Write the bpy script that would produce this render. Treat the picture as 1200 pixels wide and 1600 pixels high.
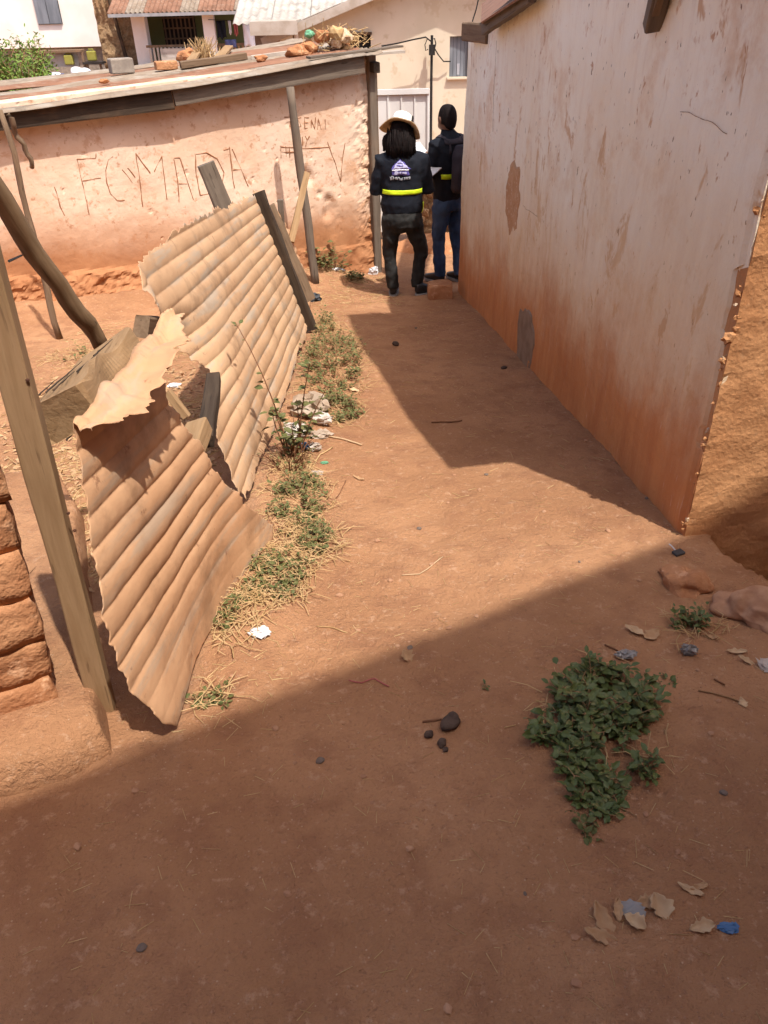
import bpy, bmesh, math, random
from mathutils import Vector, Matrix, noise as mnoise
V = lambda x, y, z: Vector((x, y, z))
scene = bpy.context.scene
for o in list(bpy.data.objects):
    bpy.data.objects.remove(o)
COL = scene.collection
rnd = random.Random(11)
R = math.radians

# ---------------------------------------------------------------- camera
cam_d = bpy.data.cameras.new('camera')
cam = bpy.data.objects.new('camera', cam_d)
COL.objects.link(cam)
cam_d.sensor_fit = 'VERTICAL'
cam_d.sensor_height = 32.0
cam_d.sensor_width = 24.0
cam_d.lens = 24.0
cam_d.clip_start = 0.05
cam_d.clip_end = 2000
cam.matrix_world = Matrix(((0.999655, 0.026263, 0.0, 0.0),
                           (-0.014626, 0.556730, -0.830565, 0.0),
                           (-0.021813, 0.830278, 0.556922, 1.6),
                           (0, 0, 0, 1)))
scene.camera = cam

# ---------------------------------------------------------------- sky, sun, exposure
SUN_EL, SUN_A = 63.0, 54.0         # elevation; shadows fall towards (-cos a, sin a)
tosun = Vector((math.cos(R(SUN_A)) * math.cos(R(SUN_EL)), -math.sin(R(SUN_A)) * math.cos(R(SUN_EL)), math.sin(R(SUN_EL))))
world = bpy.data.worlds.new('World')
scene.world = world
world.use_nodes = True
wn = world.node_tree
sky = wn.nodes.new('ShaderNodeTexSky')
sky.sky_type = 'NISHITA'
sky.sun_disc = False
sky.sun_elevation = R(SUN_EL)
sky.sun_rotation = math.atan2(tosun.x, tosun.y)
sky.air_density = 0.5
sky.dust_density = 8.0
sky.ozone_density = 0.0
sky.altitude = 1280
wn.links.new(sky.outputs[0], wn.nodes['Background'].inputs[0])
wn.nodes['Background'].inputs[1].default_value = 0.15
sd = bpy.data.lights.new('sun', 'SUN')
sd.energy = 2.5
sd.angle = R(0.8)
sd.color = (1.0, 0.965, 0.91)
sun = bpy.data.objects.new('sun', sd)
COL.objects.link(sun)
sun.rotation_euler = tosun.to_track_quat('Z', 'Y').to_euler()
sun.location = (6, -8, 18)
scene.view_settings.view_transform = 'Standard'
scene.view_settings.look = 'None'
scene.view_settings.exposure = 1.22
scene.view_settings.gamma = 1.0
scene.render.resolution_x = 768
scene.render.resolution_y = 1024

# ---------------------------------------------------------------- node helpers
class NT:
    def __init__(s, name):
        s.m = bpy.data.materials.new(name)
        s.m.use_nodes = True
        s.t = s.m.node_tree
        s.b = s.t.nodes['Principled BSDF']
        s.b.inputs['Roughness'].default_value = 0.92
        s.b.inputs['Specular IOR Level'].default_value = 0.2
        g = s.t.nodes.new('ShaderNodeNewGeometry')
        s.pos = g.outputs['Position']
        tc = s.t.nodes.new('ShaderNodeTexCoord')
        s.obj = tc.outputs['Object']
    def n(s, k): return s.t.nodes.new(k)
    def l(s, a, b): s.t.links.new(a, b)
    def sc(s, vec, sx, sy, sz):
        m = s.n('ShaderNodeMapping'); m.inputs['Scale'].default_value = (sx, sy, sz)
        s.l(vec, m.inputs['Vector']); return m.outputs[0]
    def noise(s, scale, vec=None, detail=4, rough=0.55, dist=0.0):
        x = s.n('ShaderNodeTexNoise'); x.inputs['Scale'].default_value = scale
        x.inputs['Detail'].default_value = detail; x.inputs['Roughness'].default_value = rough
        x.inputs['Distortion'].default_value = dist
        s.l(vec if vec is not None else s.pos, x.inputs['Vector']); return x.outputs[0]
    def voro(s, scale, vec=None):
        x = s.n('ShaderNodeTexVoronoi'); x.inputs['Scale'].default_value = scale
        s.l(vec if vec is not None else s.pos, x.inputs['Vector']); return x.outputs['Distance']
    def ramp(s, f, a, b, va=0.0, vb=1.0):
        x = s.n('ShaderNodeMapRange'); x.interpolation_type = 'SMOOTHSTEP'
        for i, val in enumerate((a, b, va, vb)): x.inputs[1 + i].default_value = val
        s.l(f, x.inputs[0]); return x.outputs[0]
    def math(s, op, a, b=None):
        x = s.n('ShaderNodeMath'); x.operation = op
        for i, q in enumerate((a, b)):
            if q is None: continue
            if isinstance(q, (int, float)): x.inputs[i].default_value = q
            else: s.l(q, x.inputs[i])
        return x.outputs[0]
    def mix(s, f, a, b, mode='MIX'):
        x = s.n('ShaderNodeMix'); x.data_type = 'RGBA'; x.blend_type = mode
        if isinstance(f, (int, float)): x.inputs[0].default_value = f
        else: s.l(f, x.inputs[0])
        for i, q in ((6, a), (7, b)):
            if isinstance(q, tuple): x.inputs[i].default_value = (*q, 1)
            else: s.l(q, x.inputs[i])
        return x.outputs[2]
    def sep(s, vec):
        x = s.n('ShaderNodeSeparateXYZ'); s.l(vec, x.inputs[0]); return x.outputs
    def bump(s, h, strength, dist, prev=None):
        x = s.n('ShaderNodeBump'); x.inputs['Strength'].default_value = strength
        x.inputs['Distance'].default_value = dist; s.l(h, x.inputs['Height'])
        if prev is not None: s.l(prev, x.inputs['Normal'])
        return x.outputs[0]
    def out(s, col=None, nrm=None, rough=None):
        if col is not None:
            if isinstance(col, tuple): s.b.inputs['Base Color'].default_value = (*col, 1)
            else: s.l(col, s.b.inputs['Base Color'])
        if nrm is not None: s.l(nrm, s.b.inputs['Normal'])
        if rough is not None: s.b.inputs['Roughness'].default_value = rough
        return s.m

def simple(name, c1, c2, scale=12, stretch=(1, 1, 1), bump=0.4, bd=0.004, bscale=60, rough=0.9, spec=0.2, lo=.35, hi=.65, c3=None, obj=True):
    t = NT(name)
    vec = t.sc(t.obj if obj else t.pos, *stretch)
    col = t.mix(t.ramp(t.noise(scale, vec), lo, hi), c1, c2)
    if c3: col = t.mix(t.ramp(t.noise(scale * 2.7, vec, 3, .65), .56, .68), col, c3)
    nr = t.bump(t.noise(bscale, vec, 3, .65), bump, bd)
    t.b.inputs['Specular IOR Level'].default_value = spec
    return t.out(col, nr, rough)

MAT = {}
# red earth
t = NT('red_earth')
c = t.mix(t.ramp(t.noise(1.3, None, 4), .35, .68), (.335, .166, .080), (.425, .222, .111))
c = t.mix(t.ramp(t.noise(7, None, 6, .6), .46, .66, 0, .55), c, (.27, .125, .064))
c = t.mix(t.ramp(t.noise(26, None, 4, .7), .56, .70, 0, .6), c, (.50, .30, .18))
c = t.mix(t.ramp(t.noise(75, None, 2, .6), .60, .72, 0, .35), c, (.19, .095, .055))
c = t.mix(t.ramp(t.voro(38), .05, .12, .6, 0), c, (.55, .37, .24))
n1 = t.bump(t.noise(8, None, 7, .68), .75, .045)
n1 = t.bump(t.noise(60, None, 4, .75), 1.0, .009, n1)
MAT['earth'] = t.out(c, n1, .95)
# plaster of the right house: whitewash, mud splash along the foot, streaks
t = NT('stained_whitewash')
sp = t.sep(t.pos)
hgt = t.math('ADD', sp[2], t.math('MULTIPLY', sp[1], .115))
hgt = t.math('ADD', hgt, t.math('MULTIPLY', t.math('SUBTRACT', t.noise(1.6, None, 6, .7), .5), .75))
hgt = t.math('ADD', hgt, t.math('MULTIPLY', t.math('SUBTRACT', t.noise(7, t.sc(t.pos, 1, 1, .35), 5, .7), .5), .40))
st = t.sc(t.pos, 5.0, 5.0, .7)
c = t.mix(t.ramp(t.noise(1.0, None, 5, .6), .35, .68), (.86, .82, .69), (.80, .70, .54))
c = t.mix(t.ramp(t.noise(3.0, st, 6, .7), .50, .74, 0, .24), c, (.54, .36, .25))
c = t.mix(t.ramp(t.noise(2.6, None, 6, .72), .50, .70, 0, .6), c, (.64, .43, .27))
sp2 = t.sc(t.pos, 1, 1, .5)
c = t.mix(t.ramp(t.noise(5.5, sp2, 5, .7, .6), .575, .66, 0, .75), c, (.50, .27, .13))
c = t.mix(t.ramp(t.noise(2.1, sp2, 6, .75, .8), .58, .70, 0, .6), c, (.55, .34, .19))
c = t.mix(t.ramp(t.noise(20, sp2, 4, .75), .60, .70, 0, .5), c, (.80, .74, .65))
c = t.mix(t.ramp(t.noise(13, sp2, 4, .65, .3), .64, .69, 0, .8), c, (.44, .22, .11))
c = t.mix(t.ramp(t.noise(30, sp2, 3, .6), .675, .71, 0, .9), c, (.13, .08, .055))
c = t.mix(t.ramp(hgt, .45, 2.1, .72, 0), c, t.mix(t.ramp(t.noise(2.4, st, 5), .35, .65), (.66, .46, .25), (.60, .38, .19)))
low = t.ramp(hgt, .22, .85, 1, 0)
c = t.mix(low, c, t.mix(t.ramp(t.noise(2.2, st, 5), .3, .7), (.52, .23, .09), (.45, .18, .07)))
c = t.mix(t.math('MULTIPLY', t.ramp(t.noise(9, st, 5, .7), .6, .74), .4), c, (.66, .5, .41))
n1 = t.bump(t.noise(3.5, None, 6, .65), .5, .04)
n1 = t.bump(t.noise(45, None, 4, .65), .45, .005, n1)
MAT['whitewash'] = t.out(c, n1, .88)
# raw mud end wall
t = NT('ochre_mud_render')
c = t.mix(t.ramp(t.noise(2.5), .35, .65), (.50, .25, .11), (.41, .185, .075))
c = t.mix(t.ramp(t.noise(30, None, 6, .7), .56, .7, 0, .4), c, (.58, .34, .18))
n1 = t.bump(t.noise(16, None, 8, .65), .5, .02)
n1 = t.bump(t.voro(60), .4, .004, n1)
MAT['ochre'] = t.out(c, n1, .95)
# mud house wall
t = NT('limewashed_mud')
sp = t.sep(t.pos)
hgt = t.math('ADD', sp[2], t.math('MULTIPLY', sp[1], .115))
hgt = t.math('ADD', hgt, t.math('MULTIPLY', t.math('SUBTRACT', t.noise(1.4, None, 5), .5), .5))
c = t.mix(t.ramp(t.noise(1.8, None, 5), .35, .68), (.72, .53, .39), (.64, .43, .29))
c = t.mix(t.ramp(t.noise(6, None, 6, .65), .55, .68, 0, .6), c, (.52, .28, .16))
c = t.mix(t.ramp(t.noise(15, None, 5, .65), .57, .67, 0, .7), c, (.42, .20, .10))
c = t.mix(t.ramp(t.noise(2.6, None, 6, .72, .5), .57, .66, 0, .6), c, (.52, .27, .14))
c = t.mix(t.ramp(t.noise(11, None, 6, .6), .58, .7, 0, .5), c, (.74, .57, .44))
c = t.mix(t.ramp(hgt, .42, .92, 1, 0), c, t.mix(t.ramp(t.noise(3), .35, .65), (.39, .18, .082), (.33, .14, .06)))
n1 = t.bump(t.noise(22, None, 7, .65), .5, .012)
MAT['limewash'] = t.out(c, n1, .93)
MAT['mud'] = simple('bare_mud', (.42, .19, .085), (.34, .145, .062), 4, bump=.7, bd=.02, bscale=18, c3=(.5, .27, .14), obj=False)
MAT['mudbrick'] = simple('mud_brick', (.43, .21, .10), (.35, .155, .07), 6, bump=.8, bd=.02, bscale=20, c3=(.53, .29, .16), obj=False)
MAT['stainmud'] = simple('stained_bare_mud', (.48, .27, .14), (.42, .215, .10), 14, bump=.5, bd=.006, bscale=40, c3=(.58, .42, .28), obj=False)
MAT['rubble'] = simple('rubble_mud', (.30, .19, .10), (.20, .12, .06), 7, bump=.9, bd=.05, bscale=12, c3=(.36, .25, .14), obj=False)
MAT['cement'] = simple('grey_cement', (.26, .185, .13), (.20, .135, .09), 9, bump=.4, bd=.006, bscale=40)
MAT['concrete'] = simple('concrete', (.3, .25, .2), (.22, .18, .145), 9, bump=.6, bd=.01, bscale=30)
MAT['beige'] = simple('beige_render', (.56, .475, .345), (.62, .53, .40), 1.2, bump=.2, bd=.01, bscale=8, c3=(.52, .42, .29), obj=False)
MAT['white'] = simple('white_render', (.78, .72, .66), (.72, .65, .58), 1.0, bump=.15, obj=False)
MAT['green'] = simple('olive_green_paint', (.17, .18, .07), (.14, .15, .06), 1.0, bump=.1, obj=False)
MAT['dark'] = simple('dark_interior', (.035, .028, .024), (.02, .016, .014), 3)
MAT['groove'] = simple('scratched_mud', (.34, .165, .085), (.28, .125, .062), 20)
def wood(name, a, b, d, sc=1.0, bump=.6):
    t = NT(name)
    vec = t.sc(t.obj, 14 * sc, 14 * sc, 1.1 * sc)
    f = t.noise(3.2, vec, 6, .62, .4)
    c = t.mix(t.ramp(f, .33, .66), a, b)
    c = t.mix(t.ramp(t.noise(7, t.sc(t.obj, 9 * sc, 9 * sc, .7 * sc), 5, .6), .60, .70, 0, .85), c, d)
    c = t.mix(t.ramp(t.noise(1.7 * sc, t.obj, 4), .48, .72, 0, .55), c, tuple(.55 * q + .45 * w for q, w in zip(a, (.5, .27, .14))))
    n = t.bump(f, bump, .006)
    return t.out(c, n, .88)
MAT['wood_tan'] = wood('dusty_timber', (.31, .195, .10), (.25, .15, .072), (.14, .08, .04))
MAT['wood_brown'] = wood('weathered_brown_timber', (0.192, 0.127, 0.077), (0.143, 0.090, 0.053), (0.068, 0.043, 0.025))
MAT['wood_grey'] = wood('grey_timber', (0.167, 0.130, 0.096), (0.124, 0.093, 0.068), (0.056, 0.040, 0.028))
MAT['wood_dark'] = wood('dark_and_shaded_timber', (0.059, 0.041, 0.027), (0.041, 0.027, 0.018), (0.023, 0.016, 0.011))  # dark timber; also carries painted shade for a fence plank and gap bar
MAT['wood_pole'] = wood('round_pole_timber', (0.205, 0.130, 0.071), (0.146, 0.090, 0.046), (0.062, 0.037, 0.022), .8)
# dusty sheet iron; zinc shows where dust has been rubbed off
def sheetmat(name, dust, dust2, zinc, amt, rust=(.22, .085, .035), ramt=.3):
    t = NT(name)
    c = t.mix(t.ramp(t.noise(2.2, t.obj, 5), .35, .65), dust, dust2)
    sx = t.sc(t.obj, .10, 1, 1)
    c = t.mix(t.ramp(t.noise(16, sx, 5, .6), .50, .66, 0, amt), c, zinc)
    c = t.mix(t.ramp(t.noise(3.2, t.obj, 6, .65),   .50, .70, 0, .75), c, tuple(q * .58 for q in dust2))
    c = t.mix(t.ramp(t.noise(11, t.obj, 6, .72), .60, .70, 0, ramt), c, rust)
    n = t.bump(t.noise(10, t.obj, 6, .6), .35, .012)
    n = t.bump(t.noise(70, t.obj, 4, .6), .25, .003, n)
    t.b.inputs['Specular IOR Level'].default_value = .25
    return t.out(c, n, .78)
MAT['iron_dust'] = sheetmat('dusty_sheet_iron', (.52, .33, .19), (.44, .265, .145), (.36, .30, .23), .75, (.17, .075, .04), .7)
MAT['iron_red'] = sheetmat('red_dusted_sheet_iron', (.56, .325, .175), (.47, .255, .13), (.36, .28, .20), .65, (.17, .07, .035), .7)
MAT['roof_pale'] = sheetmat('bleached_sheet_iron', (.27, .21, .155), (.22, .16, .11), (.32, .28, .23), .7, (.2, .09, .045), .6)
MAT['roof_rust'] = sheetmat('rusty_sheet_iron', (.25, .125, .075), (.20, .095, .055), (.30, .215, .155), .5)
MAT['roof_white'] = sheetmat('pale_roof_sheet', (.42, .38, .33), (.35, .31, .265), (.46, .43, .39), .6, (.4, .28, .2), .25)
MAT['gate'] = simple('white_painted_sheet', (.66, .64, .60), (.60, .57, .53), 2, bump=.1, rough=.5, spec=.4)
MAT['shutter'] = simple('blue_grey_shutter', (.20, .21, .23), (.14, .15, .165), 5, (1, 1, .2))
MAT['fascia_white'] = simple('pale_timber_trim', (.42, .36, .30), (.34, .28, .22), 4)
MAT['gutter'] = simple('grey_gutter', (.30, .29, .29), (.24, .23, .23), 4)
MAT['blackwire'] = simple('black_cable', (.02, .018, .017), (.03, .027, .025), 4)
MAT['leaf'] = simple('weed_leaf', (.075, .085, .024), (.115, .115, .036), 18, bump=.1, rough=.6, spec=.25, c3=(.20, .16, .07), obj=False)
MAT['leaf_dark'] = simple('shaded_weed_leaf', (.062, .088, .022), (.095, .122, .032), 14, bump=.1, rough=.5, spec=.35, c3=(.17, .155, .055), obj=False)
MAT['leaf_bush'] = simple('bush_leaf', (.15, .22, .04), (.11, .18, .03), 1.4, bump=.1, rough=.6, c3=(.25, .29, .07), obj=False)
MAT['stem'] = simple('dry_stem', (.32, .20, .10), (.24, .14, .065), 20, bump=.1, obj=False)
MAT['stem_red'] = simple('red_brown_stem', (.21, .10, .05), (.16, .07, .035), 20, bump=.1, obj=False)
MAT['straw'] = simple('straw', (.50, .34, .17), (.40, .25, .11), 20, bump=.1, obj=False)
MAT['dryleaf'] = simple('dry_leaf', (.44, .28, .15), (.37, .215, .11), 25, bump=.2, obj=False)
MAT['dryleaf2'] = simple('pale_dry_leaf', (.52, .37, .22), (.45, .30, .17), 25, bump=.2, obj=False)
MAT['pebble'] = simple('pebble', (.42, .24, .14), (.33, .17, .095), 20, obj=False)
MAT['pebble_grey'] = simple('grey_pebble', (.17, .13, .105), (.13, .095, .075), 20, obj=False)
MAT['chunk'] = simple('plaster_chunk', (.60, .45, .30), (.48, .30, .16), 25, bump=.6, bd=.01, bscale=50, c3=(.68, .56, .44), obj=False)
MAT['dung'] = simple('dark_dung', (.09, .06, .045), (.06, .04, .03), 30, bump=.8, bd=.006, bscale=90)
MAT['paper'] = simple('white_paper', (.62, .60, .60), (.55, .53, .52), 6, bump=.05, rough=.6)
MAT['plastic_white'] = simple('dirty_white_plastic', (.50, .45, .40), (.42, .34, .27), 12, bump=.1, rough=.45, spec=.4)
MAT['plastic_beige'] = simple('beige_plastic_bag', (.36, .28, .205), (.31, .225, .155), 12, bump=.1, rough=.45, spec=.4)
MAT['plastic_grey'] = simple('grey_plastic', (.25, .235, .22), (.2, .185, .17), 12, bump=.1, rough=.35, spec=.5)
MAT['plastic_blue'] = simple('blue_wrapper', (.05, .13, .27), (.07, .17, .33), 12, bump=.1, rough=.4, spec=.4)
MAT['plastic_black'] = simple('dark_plastic', (.035, .04, .045), (.05, .055, .06), 12, bump=.1, rough=.4, spec=.4)
MAT['plastic_green'] = simple('green_plastic', (.12, .30, .17), (.15, .35, .2), 12, bump=.1, rough=.4)
MAT['plastic_pink'] = simple('pink_thread', (.42, .12, .11), (.36, .1, .09), 12, bump=.1)
MAT['yellow_can'] = simple('yellow_plastic', (.26, .24, .05), (.22, .2, .04), 4, bump=.1, rough=.5)
MAT['navy'] = simple('navy_cloth', (.0065, .0075, .012), (.010, .012, .018), 9, bump=.35, bd=.006, bscale=25, rough=.85)
MAT['trousers'] = simple('black_trousers', (.015, .0145, .0135), (.024, .023, .021), 9, (1, 1, .5), bump=.4, bd=.008, bscale=20, rough=.8)
MAT['jeans'] = simple('blue_jeans', (.022, .042, .095), (.06, .10, .18), 5, (1, 1, .4), bump=.3, bd=.006, bscale=20, rough=.9)
MAT['shoe'] = simple('black_shoe', (.015, .014, .015), (.022, .021, .022), 9, rough=.45, spec=.4)
MAT['sole'] = simple('grey_sole', (.2, .19, .18), (.3, .29, .28), 9)
MAT['skin'] = simple('brown_skin', (.15, .075, .045), (.17, .085, .05), 8, bump=.1, rough=.55, spec=.35)
MAT['hair'] = simple('dark_hair', (.006, .004, .0035), (.013, .008, .007), 14, (6, 6, .6), bump=.8, bd=.01, bscale=8, rough=.8, spec=.15)
MAT['hat'] = simple('white_hat', (.82, .79, .73), (.76, .72, .65), 20, bump=.15)
MAT['straw_hat'] = simple('straw_brim', (.60, .44, .25), (.52, .37, .2), 40, bump=.4)
MAT['hivis'] = simple('yellow_reflective_band', (.62, .78, .02), (.55, .72, .02), 30, bump=.1, rough=.5)
MAT['lavender'] = simple('lavender_print', (.55, .54, .74), (.5, .49, .7), 30, bump=.05)
MAT['violet'] = simple('violet_print', (.10, .085, .30), (.12, .1, .33), 30, bump=.05)
MAT['print_white'] = simple('white_print', (.72, .72, .76), (.66, .66, .7), 30, bump=.05)
MAT['print_grey'] = simple('grey_print', (.36, .36, .38), (.32, .32, .34), 30, bump=.05)
MAT['pack'] = simple('purple_grey_bag', (.03, .025, .03), (.042, .034, .04), 9, bump=.3, rough=.8)
MAT['cloth_white'] = simple('white_laundry', (.72, .72, .74), (.6, .6, .63), 2)
MAT['cloth_blue'] = simple('blue_cloth', (.10, .12, .25), (.08, .09, .2), 2)
MAT['nail'] = simple('rusty_nail', (.10, .04, .02), (.07, .03, .018), 30)

# ---------------------------------------------------------------- mesh helpers
def wmat(o):
    w = o.matrix_basis.copy()
    return wmat(o.parent) @ w if o.parent else w
def place(o, Mw, parent):
    if parent is not None:
        o.parent = parent; o.matrix_basis = wmat(parent).inverted() @ Mw
    else: o.matrix_basis = Mw
def axframe(a, b, side=(1, 0, 0)):
    """frame at a with z towards b and x near `side`"""
    a = Vector(a); z = (Vector(b) - a).normalized(); x = Vector(side); x = (x - z * x.dot(z)).normalized(); y = z.cross(x)
    M = Matrix((x, y, z)).transposed().to_4x4(); M.translation = a
    return M
class MB:
    def __init__(s): s.v = []; s.f = []
    def add(s, vs, fs):
        k = len(s.v); s.v += [tuple(p) for p in vs]; s.f += [tuple(i + k for i in f) for f in fs]; return s
    def box(s, c, sx, sy, sz, M=None):
        vs = []
        for z in (-.5, .5):
            for y in (-.5, .5):
                for x in (-.5, .5):
                    p = Vector((x * sx, y * sy, z * sz))
                    if M is not None: p = M @ p
                    vs.append(p + Vector(c))
        return s.add(vs, [(0, 2, 3, 1), (4, 5, 7, 6), (0, 1, 5, 4), (2, 6, 7, 3), (0, 4, 6, 2), (1, 3, 7, 5)])
    def beam(s, a, b, w, d, side=None, nseg=8, wob=.004, seed=0, taper=1.0):
        """rectangular timber from a to b; w along `side`, d across"""
        a = Vector(a); b = Vector(b); ax = (b - a).normalized()
        sd_ = Vector(side if side else (1, 0, 0)); sd_ = (sd_ - ax * sd_.dot(ax)).normalized(); dd = ax.cross(sd_)
        k = len(s.v); vs = []
        for i in range(nseg + 1):
            q = i / nseg; p = a.lerp(b, q); f = 1 + (taper - 1) * q
            for (x, y) in ((-.5, -.42), (-.42, -.5), (.42, -.5), (.5, -.42), (.5, .42), (.42, .5), (-.42, .5), (-.5, .42)):
                nz = mnoise.noise_vector(p * 5 + Vector((x * 3 + seed, y * 3, seed * 1.7))) * wob
                vs.append(p + sd_ * (x * w * f) + dd * (y * d * f) + nz)
        fs = []
        for i in range(nseg):
            for j in range(8):
                fs.append((i * 8 + j, i * 8 + (j + 1) % 8, i * 8 + 8 + (j + 1) % 8, i * 8 + 8 + j))
        fs.append(tuple(range(7, -1, -1))); fs.append(tuple(nseg * 8 + j for j in range(8)))
        return s.add(vs, fs)
    def tube(s, pts, rad, n=8, wob=0.0, seed=0, cap=True):
        pts = [Vector(p) for p in pts]
        if not isinstance(rad, (list, tuple)): rad = [rad] * len(pts)
        vs = []; up = Vector((.31, .17, .93)).normalized()
        for i, p in enumerate(pts):
            tn = (pts[min(i + 1, len(pts) - 1)] - pts[max(i - 1, 0)])
            if tn.length < 1e-9: tn = Vector((0, 0, 1))
            tn.normalize()
            a = tn.cross(up)
            if a.length < .05: a = tn.cross(Vector((1, 0, 0)))
            a.normalize(); b = tn.cross(a)
            for j in range(n):
                th = 2 * math.pi * j / n; r = rad[i]
                if wob: r *= 1 + wob * mnoise.noise(Vector((math.cos(th) * 1.3 + seed, math.sin(th) * 1.3, i * .7 + seed)))
                vs.append(p + a * (math.cos(th) * r) + b * (math.sin(th) * r))
        fs = []
        for i in range(len(pts) - 1):
            for j in range(n):
                fs.append((i * n + j, i * n + (j + 1) % n, i * n + n + (j + 1) % n, i * n + n + j))
        if cap:
            fs.append(tuple(range(n - 1, -1, -1))); fs.append(tuple((len(pts) - 1) * n + j for j in range(n)))
        return s.add(vs, fs)
    def loft(s, rings, n=16, power=2.0):
        """rings: (centre, ru vector, rv vector)"""
        vs = []
        for (c, u, v) in rings:
            c = Vector(c); u = Vector(u); v = Vector(v)
            for j in range(n):
                th = 2 * math.pi * j / n; cx, sy = math.cos(th), math.sin(th)
                e = 2 / power
                vs.append(c + u * (math.copysign(abs(cx) ** e, cx)) + v * (math.copysign(abs(sy) ** e, sy)))
        fs = []
        for i in range(len(rings) - 1):
            for j in range(n):
                fs.append((i * n + j, i * n + (j + 1) % n, i * n + n + (j + 1) % n, i * n + n + j))
        fs.append(tuple(range(n - 1, -1, -1))); fs.append(tuple((len(rings) - 1) * n + j for j in range(n)))
        return s.add(vs, fs)
    def lump(s, c, rx, ry, rz, seed=0, amp=.35, sub=2, M=None, freq=1.3):
        bm = bmesh.new(); bmesh.ops.create_icosphere(bm, subdivisions=sub, radius=1)
        vs = []
        for v in bm.verts:
            k = 1 + amp * mnoise.noise(v.co * freq + Vector((seed * 3.1, seed * 1.7, seed)))
            p = Vector((v.co.x * rx * k, v.co.y * ry * k, v.co.z * rz * k))
            if M is not None: p = M @ p
            vs.append(p + Vector(c))
        bm.verts.ensure_lookup_table(); bm.verts.index_update()
        fs = [tuple(v.index for v in f.verts) for f in bm.faces]; bm.free()
        return s.add(vs, fs)
    def grid(s, nu, nv, fn):
        vs = [fn(i / nu, j / nv) for j in range(nv + 1) for i in range(nu + 1)]
        w = nu + 1
        fs = [(j * w + i, j * w + i + 1, j * w + w + i + 1, j * w + w + i) for j in range(nv) for i in range(nu)]
        return s.add(vs, fs)
    def slab(s, nu, nv, fn, back):
        """displaced front grid with a straight skirt to a back face offset by `back`"""
        k = len(s.v); w = nu + 1
        s.grid(nu, nv, fn)
        rim = [i for i in range(nu + 1)] + [j * w + nu for j in range(1, nv + 1)] + [nv * w + i for i in range(nu - 1, -1, -1)] + [j * w for j in range(nv - 1, 0, -1)]
        b0 = len(s.v); bk = Vector(back)
        s.v += [tuple(Vector(s.v[k + i]) + bk) for i in rim]
        m = len(rim)
        for i in range(m):
            s.f.append((k + rim[(i + 1) % m], k + rim[i], b0 + i, b0 + (i + 1) % m))
        s.f.append(tuple(b0 + i for i in range(m)))
        return s
    def build(s, name, mat, parent=None, smooth=False, frame=None):
        """vertices are in world coordinates, or in `frame` (local to world) when one is given"""
        me = bpy.data.meshes.new(name)
        me.from_pydata(s.v, [], s.f); me.update()
        bm = bmesh.new(); bm.from_mesh(me)
        bmesh.ops.recalc_face_normals(bm, faces=bm.faces)
        bm.to_mesh(me); bm.free()
        if smooth:
            for p in me.polygons: p.use_smooth = True
        me.materials.append(MAT[mat] if isinstance(mat, str) else mat)
        o = bpy.data.objects.new(name, me)
        COL.objects.link(o)
        place(o, frame if frame is not None else Matrix.Identity(4), parent)
        return o

def tag(o, label=None, cat=None, group=None, kind=None):
    if label: o['label'] = label
    if cat: o['category'] = cat
    if group: o['group'] = group
    if kind: o['kind'] = kind
    return o
def thing(name, label, cat, loc=(0, 0, 0), group=None):
    o = bpy.data.objects.new(name, None); COL.objects.link(o); o.location = loc
    o.empty_display_size = .1
    return tag(o, label, cat, group)
_ts = [0]
def timber(name, mat, a, b, w, d, side=(1, 0, 0), parent=None, wob=.005, nseg=10, taper=1.0):
    _ts[0] += 1; L = (Vector(b) - Vector(a)).length
    return MB().beam((0, 0, 0), (0, 0, L), w, d, (1, 0, 0), nseg, wob, _ts[0] * 1.3, taper).build(name, mat, parent, frame=axframe(a, b, side))
def pole(name, mat, a, b, r0, r1, parent=None, bend=.02, n=12, seg=12, wob=.18):
    _ts[0] += 1; L = (Vector(b) - Vector(a)).length; k = _ts[0]
    pts = [Vector((bend * mnoise.noise(Vector((i * .35, k, 0))), bend * mnoise.noise(Vector((i * .35, k, 9))), L * i / seg)) for i in range(seg + 1)]
    rr = [r0 + (r1 - r0) * i / seg for i in range(seg + 1)]
    return MB().tube(pts, rr, n, wob, k).build(name, mat, parent, True, axframe(a, b))
def solidify(o, th, off=0):
    m = o.modifiers.new('thickness', 'SOLIDIFY'); m.thickness = th; m.offset = off; return o
def bevel(o, w, seg=2):
    m = o.modifiers.new('bevel', 'BEVEL'); m.width = w; m.segments = seg; return o
def fnoise(p, f=1.0, oct=4):
    return mnoise.fractal(Vector(p) * f, 1.0, 2.0, oct)

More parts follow.
